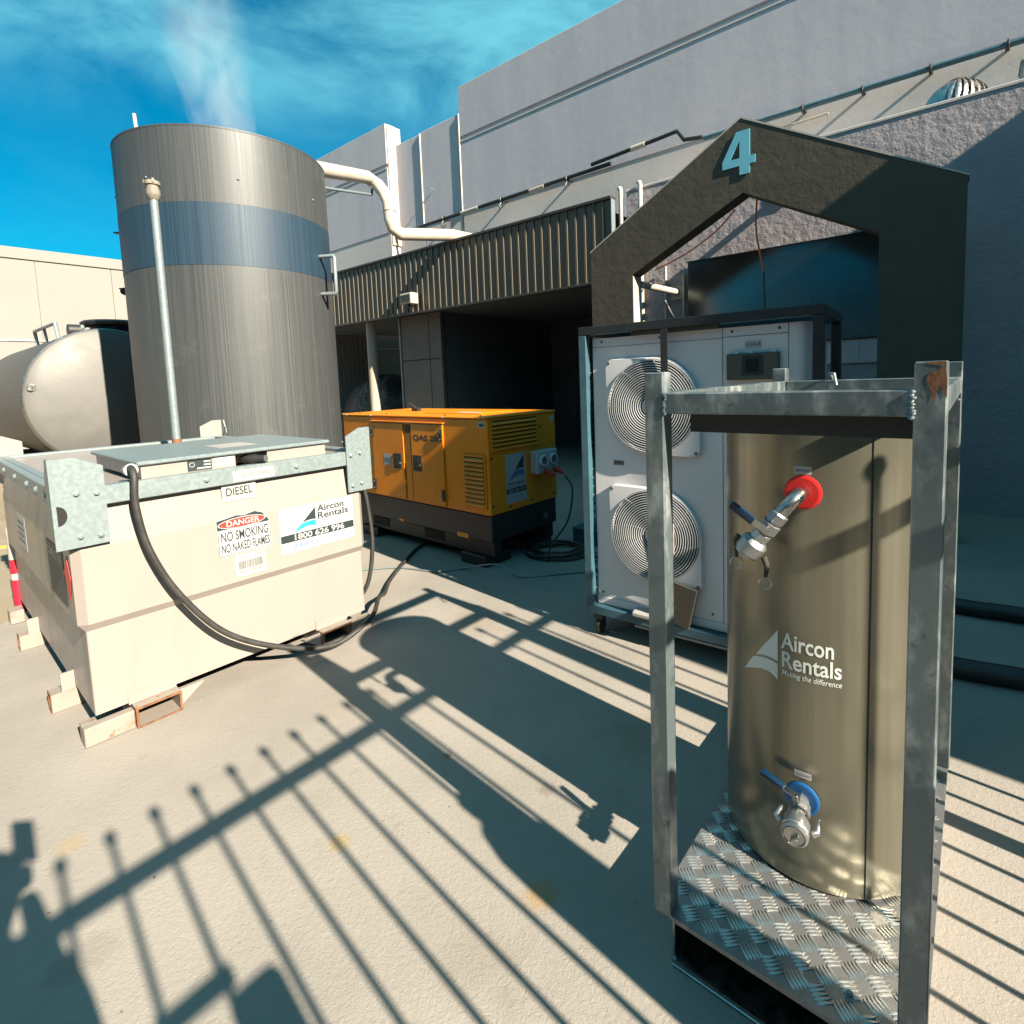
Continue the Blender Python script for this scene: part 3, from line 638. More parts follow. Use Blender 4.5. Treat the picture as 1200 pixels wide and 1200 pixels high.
# forklift pockets: two running front to back, two running side to side
def pocket(x0, x1, z1, y0, y1, axis):
    m = MB(); tks = .009
    for (a0, a1, c0, c1) in ((x0, x1, 0.003, tks), (x0, x1, z1 - tks, z1), (x0, x0 + tks, tks, z1 - tks), (x1 - tks, x1, tks, z1 - tks)):
        if axis == 'y': m.box(a0, a1, y0, y1, c0, c1)
        else: m.box(y0, y1, a0, a1, c0, c1)
    p = m.done('fork_pocket', 'creamdirt', dt)
    r = MB()
    for (a0, a1, c0, c1) in ((x0 - .001, x1 + .001, .002, tks + .001), (x0 - .001, x1 + .001, z1 - tks - .001, z1 + .001), (x0 - .001, x0 + tks + .001, tks + .001, z1 - tks - .001), (x1 - tks - .001, x1 + .001, tks + .001, z1 - tks - .001)):
        if axis == 'y': r.box(a0, a1, y0 - .004, y0 - .0005, c0, c1)
        else: r.box(y0 - .004, y0 - .0005, a0, a1, c0, c1)
    r.done('rusty_edge', 'rust', p); return p
pocket(.203, .402, .105, -.012, DL - .02, 'y'); pocket(1.20, 1.40, .105, -.012, DL - .02, 'y')
pocket(.505, .59, .10, -.045, .20, 'x'); pocket(1.60, 1.69, .10, -.045, .20, 'x')
B('pocket_plate', 'cream', dt, .19, .40, .052, .0575, .106, .165); B('pocket_plate', 'cream', dt, 1.19, 1.41, .052, .0575, .106, .165)
for y0, y1 in ((.50, .51), (1.60, 1.61)): B('gusset', 'cream', dt, .0, .057, y0, y1, .10, .20)
sk = MB(); sk.box(0, .20, 0, .055, .003, .095, bev=.004); sk.box(0, .06, .056, .10, .003, .095); sk.done('corner_skid', 'creamdirt', dt)
B('corner_skid', 'creamdirt', dt, 1.402, 1.56, 0, .055, .003, .095, bev=.004)
B('corner_skid', 'creamdirt', dt, -.03, .05, 2.22, 2.36, .003, .095, bev=.004)
MB().prism([(.404, .104), (.52, .104), (.404, .02)], 'y', .004, .012).done('gusset', 'cream', dt)
MB().prism([(1.19, .104), (1.06, .104), (1.19, .02)], 'y', .004, .012).done('gusset', 'cream', dt)
# signs on the front
YF = .0285
sg = B('diesel_label', 'white', dt, .70, .885, .0405, .0417, 1.035, 1.135)
sg.data.transform(Matrix.Translation((0, .0, 0)))
letters(sg, 'DIESEL', .722, .865, 1.065, 1.112, front(.0396), 'ink', .012)
dg_ = MB().prism([(.655, .735), (.652, .942), (.70, .948), (.76, .958), (.80, .95), (.86, .962), (.905, .945), (.935, .905), (.945, .88), (.948, .73)], 'y', YF - .0012, YF).done('danger_sign', 'sign', dt)
V_ = [(.656, .885), (.655, .938), (.70, .944), (.76, .954), (.80, .946), (.86, .958), (.903, .941), (.932, .902), (.94, .885)]
flat_mesh('black_panel', V_, [tuple(range(len(V_)))[::-1]], front(YF - .0018), 'ink', dg_)
E1 = [(.79 + .125 * cos(2 * pi * k / 32), .912 + .026 * sin(2 * pi * k / 32)) for k in range(32)]
flat_mesh('oval_rim', [(.79 + (x - .79) * 1.05, .912 + (z - .912) * 1.15) for x, z in E1], [tuple(range(32))], front(YF - .0023), 'sign', dg_)
flat_mesh('red_oval', E1, [tuple(range(32))], front(YF - .0028), 'signred', dg_)
letters(dg_, 'DANGER', .705, .885, .896, .929, front(YF - .0034), 'sign', .02)
letters(dg_, 'NO SMOKING', .672, .930, .815, .870, front(YF - .0018), 'ink', .012)
letters(dg_, 'NO NAKED FLAMES', .672, .935, .752, .803, front(YF - .0018), 'ink', .016)
for (x0, x1, z0, z1) in ((.657, .943, .738, .741), (.657, .660, .741, .885), (.940, .943, .741, .880)): flat_mesh('border', [(x0, z0), (x1, z0), (x1, z1), (x0, z1)], [(0, 1, 2, 3)], front(YF - .0016), 'ink', dg_)
bc = B('barcode_label', 'white', dt, .735, .905, YF - .0012, YF, .598, .722)
letters(bc, 'ASSET', .755, .80, .700, .711, front(YF - .0018), 'inkgrey'); letters(bc, 'RENTALS', .84, .89, .706, .717, front(YF - .0018), 'inkgrey')
x = .752
while x < .885:
    w_ = random.choice((.0025, .004, .0055)); B('bar', 'inkgrey', bc, x, x + w_, YF - .0020, YF - .0013, .640, .685); x += w_ + random.choice((.002, .0035))
letters(bc, 'BLK-3000-06', .757, .878, .614, .634, front(YF - .0018), 'inkgrey', .005)
rs = B('company_sign', 'sign', dt, .995, 1.492, YF - .0012, YF, .655, .932)
letters(rs, 'Aircon', 1.24, 1.425, .872, .915, front(YF - .0018), 'ink', .02); letters(rs, 'Rentals', 1.242, 1.455, .826, .868, front(YF - .0018), 'ink', .02)
letters(rs, 'Making the difference', 1.245, 1.455, .800, .817, front(YF - .0018), 'inkblue', 0, .25)
sail(rs, 1.082, 1.228, .772, .908, front(YF - .0018), 'ink', 'cyan')
flat_mesh('phone_bar', [(1.0, .722), (1.489, .722), (1.489, .768), (1.0, .768)], [(0, 1, 2, 3)], front(YF - .0018), 'ink', rs)
letters(rs, '1800 626 996', 1.085, 1.42, .727, .764, front(YF - .0024), 'sign', .02)
letters(rs, 'www.aircon.com.au', 1.075, 1.435, .680, .712, front(YF - .0018), 'inkblue', .002)
# placards on the left side (x = 0.03 face, facing -x)
def side(xx): return lambda y, z: (xx, y, z)
XF = .0285
pl = B('hazard_placard', 'ink', dt, XF - .0012, XF, .24, .66, .62, .905)
letters(pl, 'COMBUSTIBLE', .64, .27, .83, .875, lambda y, z: (XF - .0018, y, z), 'sign', .005)
for k in range(5): flat_mesh('print', [(.62 - k * .01, .67 + k * .028), (.34, .67 + k * .028), (.34, .68 + k * .028), (.62 - k * .01, .68 + k * .028)], [(0, 1, 2, 3)], side(XF - .0018), 'inkgrey', pl)
dm = MB().prism([(.135, .685), (.22, .80), (.135, .905), (.07, .80)], 'x', XF - .0030, XF - .0018).done('red_diamond', 'signred', dt)
B('pale_label', 'tag', dt, XF - .0012, XF, 1.42, 1.78, .68, .90)
for k in range(4): flat_mesh('print', [(1.74, .72 + k * .04), (1.50, .72 + k * .04), (1.50, .735 + k * .04), (1.74, .735 + k * .04)], [(0, 1, 2, 3)], side(XF - .002), 'inkgrey', dt)

# hoses of the diesel tank
def Dp(a, b, z): return at(D0, D_YAW, a, b, z)
hp = [Dp(.300, .12, 1.275), Dp(.295, .03, 1.29), Dp(.290, -.03, 1.25), Dp(.285, -.035, 1.10), Dp(.325, -.035, .87), Dp(.435, -.045, .61), Dp(.63, -.06, .34), Dp(.92, -.09, .15), Dp(1.22, -.12, .055), Dp(1.50, -.09, .12), Vector((-1.085, 3.85, .10)), Vector((-1.10, 4.08, .045)), Vector((-1.14, 4.40, .019)), Vector((-1.12, 4.80, .019)), Vector((-1.05, 5.35, .019)), Vector((-.75, 5.9, .022))]
fh = MB().tube(curve_pts(hp, 8), .0155, 12).done('fuel_hose', 'rubber', None, 60)
tag(fh, 'thick black fuel hose looping down the diesel tank front to the ground', 'hose')
fc = MB().lathe([(.026, 0), (.026, .05), (.032, .052), (.032, .07)], Dp(.300, .125, 1.272), Dp(0, -1, .1) - Dp(0, 0, 0), 12).done('collar', 'castal', fh, 40)
h2 = MB().tube(curve_pts([Dp(1.64, .35, 1.16), Dp(1.72, .30, 1.05), Dp(1.77, .28, .75), Dp(1.77, .26, .45), Dp(1.72, .30, .16), Dp(1.62, .45, .022), Dp(1.66, .9, .022)], 8), .016, 10).done('fuel_hose', 'rubber', None, 60)
tag(h2, 'slim black hose hanging at the right end of the diesel tank', 'hose')

# striped bollard beyond the diesel tank
bo = thing('bollard', 'red and white banded bollard behind the diesel tank', 'bollard', (-3.95, 4.12, 0))
MB().lathe([(.046, .003), (.046, .42)], (0, 0, 0), (0, 0, 1), 18).done('red_band', 'bollardred', bo, 40)
MB().lathe([(.0465, .421), (.0465, .60)], (0, 0, 0), (0, 0, 1), 18).done('white_band', 'white', bo, 40)
MB().lathe([(.046, .601), (.046, .66), (.03, .69), (.001, .70)], (0, 0, 0), (0, 0, 1), 18).done('top_band', 'white', bo, 40)
MB().lathe([(.0475, .26), (.0475, .31)], (0, 0, 0), (0, 0, 1), 18, caps=False).done('torn_tape', 'white', bo, 40)

# ================================================================== GENERATOR
gn = thing('generator', 'yellow canopy diesel generator on a black skid', 'generator', G0, G_YAW)
GL, GW, GT, GB = 2.32, .932, 1.346, .481
B('canopy', 'yellow', gn, -GL, 0, 0, GW, GB, GT - .024, bev=.006)
B('roof', 'yellow', gn, -GL - .008, .008, -.008, GW + .008, GT - .022, GT, bev=.008)
for x in (-2.0, -1.5, -.57, -.1):
    for y in (.02, GW - .02): bolt((x, y, GT), (0, 0, 1), gn, .006, 'blacksteel')
for x in (-2.22, -1.74, -.57, .0): bolt((x + .0, -.008, GT - .012), (0, -1, 0), gn, .005, 'galv')
B('roof_hatch', 'yellow', gn, -1.15, -.35, .25, .72, GT + .001, GT + .008, bev=.002); B('roof_sticker', 'tag', gn, -.75, -.45, .30, .40, GT + .0085, GT + .009)
MB().box(-1.72, -1.60, .5, .56, GT + .002, GT + .035, bev=.008).done('lifting_eye', 'black', gn)
MB().tube([(-1.66, .53, GT + .03), (-1.72, .50, GT + .08), (-1.77, .5, GT + .09)], .012, 8).done('exhaust_flap', 'black', gn, 50)
for x0, x1, hx, kx in ((-1.735, -1.190, -1.72, -1.30), (-1.062, -.578, -.60, -.975)):
    d = B('door', 'yellow', gn, x0, x1, -.014, -.001, GB + .012, 1.262, bev=.005, seg=2)
    for z in (1.163, .60):
        h = MB().box(hx - .022, hx + .022, -.030, -.0145, z - .055, z + .055, bev=.005).done('hinge', 'blacksteel', d)
        for dz in (-.035, .035): MB().lathe([(.006, 0), (.006, .004)], (hx, -.0305, z + dz), (0, -1, 0), 8).done('screw', 'galv', h)
    hd = B('latch', 'black', d, kx - .065, kx + .065, -.020, -.0145, .80, .955, bev=.004); B('latch_paddle', 'blacksteel', hd, kx - .035, kx + .035, -.027, -.0205, .83, .925, bev=.003)
    MB().lathe([(.012, 0), (.012, .005)], (kx + .045, -.0205, .86), (0, -1, 0), 10).done('lock', 'galv', hd)
B('centre_strip', 'yellow', gn, -1.165, -1.085, -.006, -.001, GB + .01, 1.15); B('centre_vent', 'black', gn, -1.165, -1.085, -.005, -.001, 1.17, 1.255)
B('rain_gutter', 'yellow', gn, -1.75, -.56, -.022, -.001, 1.272, 1.284, bev=.003)
letters(gn, 'QAS 28', -1.027, -.645, 1.092, 1.158, front(-.0150), 'ink', .025)
B('barcode_label', 'tag', gn, -1.54, -1.41, -.0152, -.0145, .825, .94)
for k in range(9): B('bar', 'inkgrey', gn, -1.52 + k * .011, -1.515 + k * .011, -.0160, -.0154, .85, .90)
B('corner_label', 'tag', gn, -.115, -.03, -.0012, -.0004, 1.25, 1.30); B('print', 'bluegrip', gn, -.10, -.045, -.0018, -.0014, 1.262, 1.285)
B('small_label', 'tag', gn, -1.83, -1.78, -.0012, -.0004, .78, .90)
# louvres on the long side
lv = B('side_louvre', 'black', gn, -.308, -.046, -.004, -.001, .545, 1.0)
for i in range(11):
    z = .56 + i * .0395
    MB().prism([(-.0045, z), (-.022, z - .004), (-.024, z + .004), (-.0045, z + .024)], 'x', -.300, -.054).done('slat', 'yellow', lv)
for x0, x1, z0, z1 in ((-.318, -.302, .535, 1.01), (-.052, -.036, .535, 1.01), (-.301, -.053, .535, .552), (-.301, -.053, .993, 1.01)): B('frame', 'yellow', lv, x0, x1, -.012, -.001, z0, z1)
# louvres on the end
le = B('end_louvre', 'black', gn, .001, .004, .04, .648, 1.045, 1.312)
for i in range(7):
    z = 1.05 + i * .037
    MB().prism([(.0045, z), (.022, z - .004), (.024, z + .004), (.0045, z + .022)], 'y', .05, .638).done('slat', 'yellow', le)
for y0, y1, z0, z1 in ((.028, .048, 1.035, 1.322), (.640, .660, 1.035, 1.322), (.049, .639, 1.035, 1.05), (.049, .639, 1.308, 1.322)): B('frame', 'yellow', le, .001, .012, y0, y1, z0, z1)
def endf(xx): return lambda y, z: (xx, y, z)
es = B('company_sign', 'sign', gn, .001, .003, .20, .47, .548, .992)
sail(es, .235, .445, .745, .975, endf(.0036), 'ink', 'inkblue')
letters(es, 'Aircon Rentals', .225, .445, .712, .738, endf(.0036), 'ink', .02); letters(es, 'Making the difference', .225, .445, .690, .704, endf(.0036), 'inkgrey', 0, .25)
flat_mesh('phone_bar', [(.202, .635), (.468, .635), (.468, .682), (.202, .682)], [(0, 1, 2, 3)], endf(.0036), 'ink', es)
letters(es, '1800 626 996', .225, .445, .643, .674, endf(.0042), 'sign', .01); letters(es, 'www.aircon.com.au', .225, .445, .590, .610, endf(.0036), 'inkgrey')
B('corner_label', 'tag', gn, .001, .002, .84, .90, 1.24, 1.29)
sk_ = B('socket_box', 'tag', gn, .002, .09, .535, .838, .775, .985, bev=.008)
for y in (.60, .745):
    MB().lathe([(.052, 0), (.052, .02), (.042, .022), (.042, .005)], (.0905, y + .02, .895), (1, 0, 0), 20).done('socket', 'ac', sk_, 40)
    MB().lathe([(.040, 0), (.040, .012)], (.096, y + .02, .895), (1, 0, 0), 20).done('socket_cover', 'inkgrey', sk_, 40)
for y, dx in ((.64, .10), (.78, .12)):
    MB().lathe([(.026, 0), (.028, .05), (.022, .055), (.018, .09), (.010, .10)], (.091, y, .80), (.75, .2, -.35), 14).done('red_plug', 'plugred', sk_, 40)
for y, z in ((.03, .56), (.03, .98), (.88, .53), (.55, .53), (.25, .52), (.7, 1.2)): MB().lathe([(.012, 0), (.010, .006)], (.001, y, z), (1, 0, 0), 8).done('screw', 'blacksteel', gn)
# black base
B('skid_frame', 'blacksteel', gn, -GL + .02, -.01, .01, GW - .01, .235, GB - .003, bev=.01)
B('lower_beam', 'blacksteel', gn, -GL + .05, -.03, .05, .15, .10, .234); B('lower_beam', 'blacksteel', gn, -GL + .05, -.03, GW - .15, GW - .05, .10, .234)
B('fork_pocket', 'dark', gn, -1.9, -1.6, .045, .05, .13, .22); B('fork_pocket', 'dark', gn, -1.0, -.7, .045, .05, .13, .22)
B('hazard_label', 'yellow', gn, -.46, -.31, .006, .0095, .235, .275); B('hazard_label', 'yellow', gn, -1.36, -1.28, .006, .0095, .245, .27)
MB().lathe([(.03, 0), (.03, .02)], (-.008, .74, .33), (1, 0, 0), 16).done('drain_cap', 'inkgrey', gn, 40)
for x in (-.42, -2.1):
    for y in (-.0, GW - .33): MB().box(x, x + .33, y, y + .33, .004, .098, bev=.006).done('bearer', 'blacksteel', gn)

# leads near the generator
cc = Vector((.30, 5.02, 0)); pts = []
for i in range(110):
    t = i / 110 * 2 * pi * 5; rr_ = .24 + .05 * sin(t * .37) + .02 * random.random()
    pts.append(cc + Vector((rr_ * cos(t) * 1.0 + .03 * sin(t * .21), rr_ * .85 * sin(t), .014 + .010 * (i // 22) + .003 * random.random())))
pts += [Vector((.60, 4.85, .016)), Vector((.78, 4.78, .014)), Vector((1.3, 4.8, .014))]
co = MB().tube(pts, .011, 8).done('coiled_lead', 'rubber', None, 60); tag(co, 'coiled black power lead on the ground beside the generator', 'cable')
gl = MB().tube(curve_pts([at(G0, G_YAW, .20, .80, .74), at(G0, G_YAW, .27, .82, .60), at(G0, G_YAW, .22, .80, .30), at(G0, G_YAW, .16, .62, .10), at(G0, G_YAW, .25, .45, .016), (.25, 4.9, .02)], 8), .009, 8).done('power_lead', 'rubber', None, 60)
tag(gl, 'thin dark lead dropping from the generator socket to the coil', 'cable')
g2 = MB().tube(curve_pts([(-1.6, 4.72, .010), (-1.15, 4.75, .010), (-.80, 4.62, .010), (-.55, 4.66, .012), (-.38, 4.50, .09), (-.20, 4.45, .10), (-.05, 4.40, .012), (.35, 4.45, .010), (.75, 4.5, .010), (1.2, 4.6, .01)], 8), .0075, 8).done('earth_lead', 'galv', None, 60)
tag(g2, 'thin grey lead trailing across the concrete past the generator blocks', 'cable')
# crate and clutter between generator and heat pump
cr_ = thing('grey_toolbox', 'low grey box lying in the shade behind the coiled lead', 'box', (.72, 5.35, 0), W_YAW)
B('body', 'bluesteel', cr_, -.18, .32, -.15, .15, .004, .13, bev=.008); B('lid', 'bluesteel', cr_, -.185, .325, -.155, .155, .132, .155, bev=.006)

# ================================================================== HEAT PUMP IN FRAME
ac = thing('heat_pump', 'white twin-fan heat pump inside a wheeled black steel frame', 'heat pump', A0, A_YAW)
AW, AD, AT = 1.335, .70, 1.955
t5 = .05
for x, y, m_ in ((0, 0, 'bluesteel'), (AW - t5, 0, 'blacksteel'), (0, AD - t5, 'blacksteel'), (AW - t5, AD - t5, 'blacksteel')): B('frame_post', m_, ac, x, x + t5, y, y + t5, .20, AT - .052, bev=.003)
for (x0, x1, y0, y1) in ((0, AW, 0, t5), (0, AW, AD - t5, AD), (0, t5, t5 + .001, AD - t5 - .001), (AW - t5, AW, t5 + .001, AD - t5 - .001)):
    B('top_beam', 'blacksteel', ac, x0, x1, y0, y1, AT - .05, AT, bev=.003); B('bottom_beam', 'bluesteel', ac, x0, x1, y0, y1, .145, .198, bev=.003)
for x in (.07, AW - .07):
    for y in (.06, AD - .06):
        cs = MB().box(x - .03, x + .03, y - .03, y + .03, .10, .144).done('caster_fork', 'blacksteel', ac)
        MB().lathe([(.045, 0), (.052, .006), (.052, .028), (.045, .034)], (x - .017, y, .055), (1, 0, 0), 20).done('caster_wheel', 'black', cs, 40)
# cabinet with a rounded front right corner
cab = MB(); y0, y1 = .055, .50
pl_ = [(.068, y1), (.068, y0)] + [(1.21 + .07 * sin(R(a)), y0 + .07 - .07 * cos(R(a))) for a in range(0, 91, 15)] + [(1.28, y1)]
cab.prism(pl_, 'z', .252, 1.882).done('cabinet', 'ac', ac, 30)
B('base_tray', 'ac', ac, .06, 1.285, .05, .50, .20, .250, bev=.004)
for x, z0, z1 in ((.851, .255, 1.88), (1.172, .255, 1.88)): B('panel_seam', 'inkgrey', ac, x - .0015, x + .0015, .0535, .0552, z0, z1)
B('panel_seam', 'inkgrey', ac, .853, 1.17, .0535, .0552, 1.832, 1.835); B('panel_seam', 'inkgrey', ac, .07, .85, .0535, .0552, 1.828, 1.8305)
for x, z in ((.13, 1.86), (.5, 1.86), (.9, 1.86), (1.13, 1.86), (.79, .29), (.1, .28), (.95, .29)): MB().lathe([(.008, 0), (.006, .004)], (x, .0545, z), (0, -1, 0), 8).done('screw', 'inkgrey', ac)
def fan(cx, cz, Sx):
    Rf = .266
    rows = [[], [], [], []]
    N = 96
    for k in range(N):
        t = 2 * pi * k / N; ct, s_t = cos(t), sin(t)
        sq = (ct < 0 and s_t >= 0) or (ct >= 0 and s_t < 0)
        ro = Sx / max(abs(ct), abs(s_t)) if sq else Sx
        ro = min(ro, Sx * 1.36)
        rows[0].append((cx + Rf * ct, .050, cz + Rf * s_t)); rows[1].append((cx + (Rf + .006) * ct, .020, cz + (Rf + .006) * s_t))
        rows[2].append((cx + (ro - .008) * ct, .022, cz + (ro - .008) * s_t)); rows[3].append((cx + ro * ct, .054, cz + ro * s_t))
    sh_ = MB().grid(rows, True).done('fan_shroud', 'ac', ac, 40)
    MB().lathe([(Rf + .001, 0), (Rf + .001, .002)], (cx, .0535, cz), (0, -1, 0), 64).done('fan_opening', 'dark', sh_)
    for k in range(3):
        t = 2 * pi * k / 3 + .4; b3 = []
        for j in range(7):
            rr2 = .07 + .175 * j / 6
            b3.append([(cx + rr2 * cos(t + d), .050 - .018 * (d / .9), cz + rr2 * sin(t + d)) for d in (0, .3, .6, .9)])
        MB().grid(b3).done('fan_blade', 'inkgrey', sh_, 60, normals=False)
    g_ = MB()
    nr = 17
    for k in range(nr): g_.torus((cx, .016 - .006 * sin(pi * k / nr), cz), (0, 1, 0), .048 + k * (Rf - .048) / (nr - 1), .0031, 56, 5)
    for k in range(8):
        t = 2 * pi * k / 8 + .2; tw = .5
        g_.tube([(cx + rr2 * cos(t + tw * rr2 / Rf), .0215, cz + rr2 * sin(t + tw * rr2 / Rf)) for rr2 in [.04 + j * (Rf - .035) / 8 for j in range(9)]], .0026, 5)
    g_.done('fan_guard', 'acguard', sh_, 60)
    MB().lathe([(.050, 0), (.050, .004), (.044, .007)], (cx, .018, cz), (0, -1, 0), 28).done('guard_hub', 'acguard', sh_, 40)
    for dx, dz in ((-.262, .262), (.262, -.262)): MB().lathe([(.011, 0), (.009, .005)], (cx + dx, .0215, cz + dz), (0, -1, 0), 10).done('screw', 'inkgrey', sh_)
fan(.4525, 1.467, .288); fan(.457, .704, .287)
B('hand_slot', 'khaki', ac, .195, .262, .050, .0545, 1.108, 1.135, bev=.002)
bxk = B('control_cover', 'khaki', ac, .878, 1.135, .022, .0545, 1.605, 1.742, bev=.006)
B('screen', 'screen', bxk, .975, 1.040, .0195, .0215, 1.645, 1.715); B('screen_bezel', 'blacksteel', bxk, .958, 1.060, .0205, .0218, 1.628, 1.730)
for x in (.92, .99, 1.1): B('hinge', 'ac', bxk, x, x + .018, .030, .04, 1.743, 1.75)
lb_ = B('label', 'sign', ac, .965, 1.045, .0530, .0545, 1.768, 1.806); letters(lb_, 'ICE BUFFER', .972, 1.025, 1.778, 1.794, front(.0525), 'ink'); letters(lb_, '4', 1.028, 1.042, 1.776, 1.798, front(.0525), 'ink')
B('side_label', 'sign', ac, 1.2805, 1.2815, .30, .36, 1.72, 1.80)
B('timber_packer', 'wood', ac, .34, .84, .012, .052, 1.884, 1.903)
B('hanger_strap', 'blacksteel', ac, .530, .570, -.008, -.001, 1.55, 1.904)
kb = MB().box(-.10, .10, -.012, .012, -.12, .12).xf(Matrix.Translation((.60, -.005, .335)) @ Matrix.Rotation(R(12), 4, 'Y')).done('timber_board', 'wood', ac)
B('packer', 'creamdirt', ac, .545, .59, -.012, .012, .62, .80, bev=.004)
B('drain_tray', 'galv', ac, .30, 1.05, .08, .40, .085, .10); B('white_clamp', 'white', ac, .33, .46, -.03, .05, .20, .235, bev=.01)
fx = MB(); 
for k in range(28): fx.torus((.035, .06, .30 + k * .055), (0, 0, 1), .016, .006, 10, 5)
stuff(fx.done('corrugated_conduit', 'black', ac, 60))
MB().tube(curve_pts([(.60, .02, AT), (.585, .0, AT + .04), (.56, -.01, AT + .10)], 5), .008, 6).done('loose_wire', 'black', ac, 60)

# ================================================================== BUFFER TANK IN GALVANISED FRAME
fr = thing('tank_frame', 'galvanised square-tube lifting frame with tread plate deck', 'frame', F0, F_YAW)
FW, FD, PT, PB, s5 = .6213, 1.1996, 1.6555, .1484, .0515
def post(x, y, rusty=False):
    m = MB(); m.box(x, x + s5, y, y + s5, PB, PT, bev=.0028)
    return m.done('post', 'galvframe', fr)
for x in (0, FW - s5):
    for y in (0, FD - s5): post(x, y)
RZ0, RZ1 = 1.549, 1.602
for (x0, x1, y0, y1) in ((s5 + .001, FW - s5 - .001, .001, s5 - .001), (s5 + .001, FW - s5 - .001, FD - s5 + .001, FD - .001), (.001, s5 - .001, s5 + .001, FD - s5 - .001), (FW - s5 + .001, FW - .001, s5 + .001, FD - s5 - .001)):
    B('top_rail', 'galvframe', fr, x0, x1, y0, y1, RZ0, RZ1, bev=.0028)
# weld beads where rails meet posts
for x, y in ((s5 + .003, .0), (FW - s5 - .003, .0)):
    wm = MB()
    for k in range(9): wm.lathe([(.001, -.0025), (.0045 + .002 * random.random(), 0), (.001, .0025)], (x + random.uniform(-.0025, .0025), y, RZ0 + k * .0063 + random.uniform(-.001, .001)), (0, -1, .5), 8)
    stuff(wm.done('weld_bead', 'galvframe', fr, 60))
B('cross_angle', 'blacksteel', fr, .10, FW - s5 - .002, s5 + .003, s5 + .012, 1.500, 1.547); B('cross_angle', 'blacksteel', fr, .10, FW - s5 - .002, s5 + .013, s5 + .06, 1.541, 1.5475)
# rust patches on the near post: thin wash on the metal, irregular outline
rp = MB().poly([(FW - s5 + x, -.0007, z) for x, z in ((.018, 1.654), (.047, 1.6545), (.0505, 1.62), (.0505, 1.585), (.040, 1.608), (.034, 1.592), (.030, 1.575), (.026, 1.60), (.019, 1.622), (.024, 1.634), (.040, 1.640), (.044, 1.646), (.030, 1.648))]).done('rust_patch', 'rust', fr, normals=False)
MB().poly([(FW + .0007, y, z) for y, z in ((.006, 1.54), (.012, 1.565), (.02, 1.55), (.014, 1.53))]).done('rust_patch', 'rust', fr, normals=False)
MB().box(FW + .001, FW + .007, .60, .72, 1.42, 1.549).done('tie_plate', 'galvframe', fr)
# shackle at the back rail
MB().tube([(.22, FD - .03, RZ1), (.215, FD - .06, RZ1 + .025), (.235, FD - .09, RZ1 + .025), (.245, FD - .10, RZ1 - .02)], .006, 8).done('wire_hook', 'galv', fr, 50)
# deck with raised tread pattern
deck = B('deck', 'tread', fr, .004, FW - .004, .004, FD - .004, .136, .1475)
bars = MB(); pitch = .054
nx, ny = int(FW / pitch) + 1, int(FD / pitch) + 1
TCa, TCb, TR = .2960, .5910, .2762
for i in range(nx + 2):
    for j in range(ny + 2):
        cx_, cy_ = (i - .3) * pitch, (j - .2) * pitch
        ang = R(45) if (i + j) % 2 else R(-45)
        for k in range(5):
            off = (k - 2) * .0096; dx, dy = cos(ang), sin(ang)
            px, py = cx_ - dy * off, cy_ + dx * off; L_ = .0245
            if not (.012 < px < FW - .012 and .012 < py < FD - .012): continue
            if (px - TCa) ** 2 + (py - TCb) ** 2 < (TR - .03) ** 2: continue
            if (px < s5 + .015 or px > FW - s5 - .015) and (py < s5 + .015 or py > FD - s5 - .015): continue
            top_ = [(px + dx * u * L_ - dy * v * .0032, py + dy * u * L_ + dx * v * .0032) for u, v in ((-1, 0), (-.6, -1), (.6, -1), (1, 0), (.6, 1), (-.6, 1))]
            vb = [bars.bm.verts.new((x, y, .1476)) for x, y in top_]; vt = [bars.bm.verts.new((px + (x - px) * .8, py + (y - py) * .5, .1500)) for x, y in top_]
            for a in range(6): bars._face([vb[a], vb[(a + 1) % 6], vt[(a + 1) % 6], vt[a]])
            bars._face(vt)
stuff(bars.done('tread_bars', 'treadbar', deck, normals=False))
for y in (.03,): B('deck_lip', 'tread', deck, s5 + .001, FW - s5 - .001, .000, .004, .134, .1478)
# skid: rectangular pocket below the deck
pk = MB(); th = .006
x0, x1 = .055, FW - .06
pk.box(x0 - .002, x1 + .002, -.004, FD - .004, .003, .0104, bev=.002); pk.box(x0, x1, -.002, .006, .0105, .022); pk.box(x0, x1, .006, FD - .006, .129, .1355); pk.box(x0, x0 + th, .004, FD - .004, .0105, .1285); pk.box(x1 - th, x1, .004, FD - .004, .0105, .1285)
pk.prism([(x0 + th, .0105), (x0 + th + .022, .0105), (x0 + th + .007, .0175), (x0 + th, .0325)], 'y', .005, FD - .005)
pk.done('skid_pocket', 'steel', fr); B('pocket_divider', 'blacksteel', fr, x0 + th + .001, x1 - th - .001, .45, .46, .0105, .1285)
bolt((.13, .10, .1478), (0, 0, 1), deck, .007); bolt((.47, .08, .1478), (0, 0, 1), deck, .007)

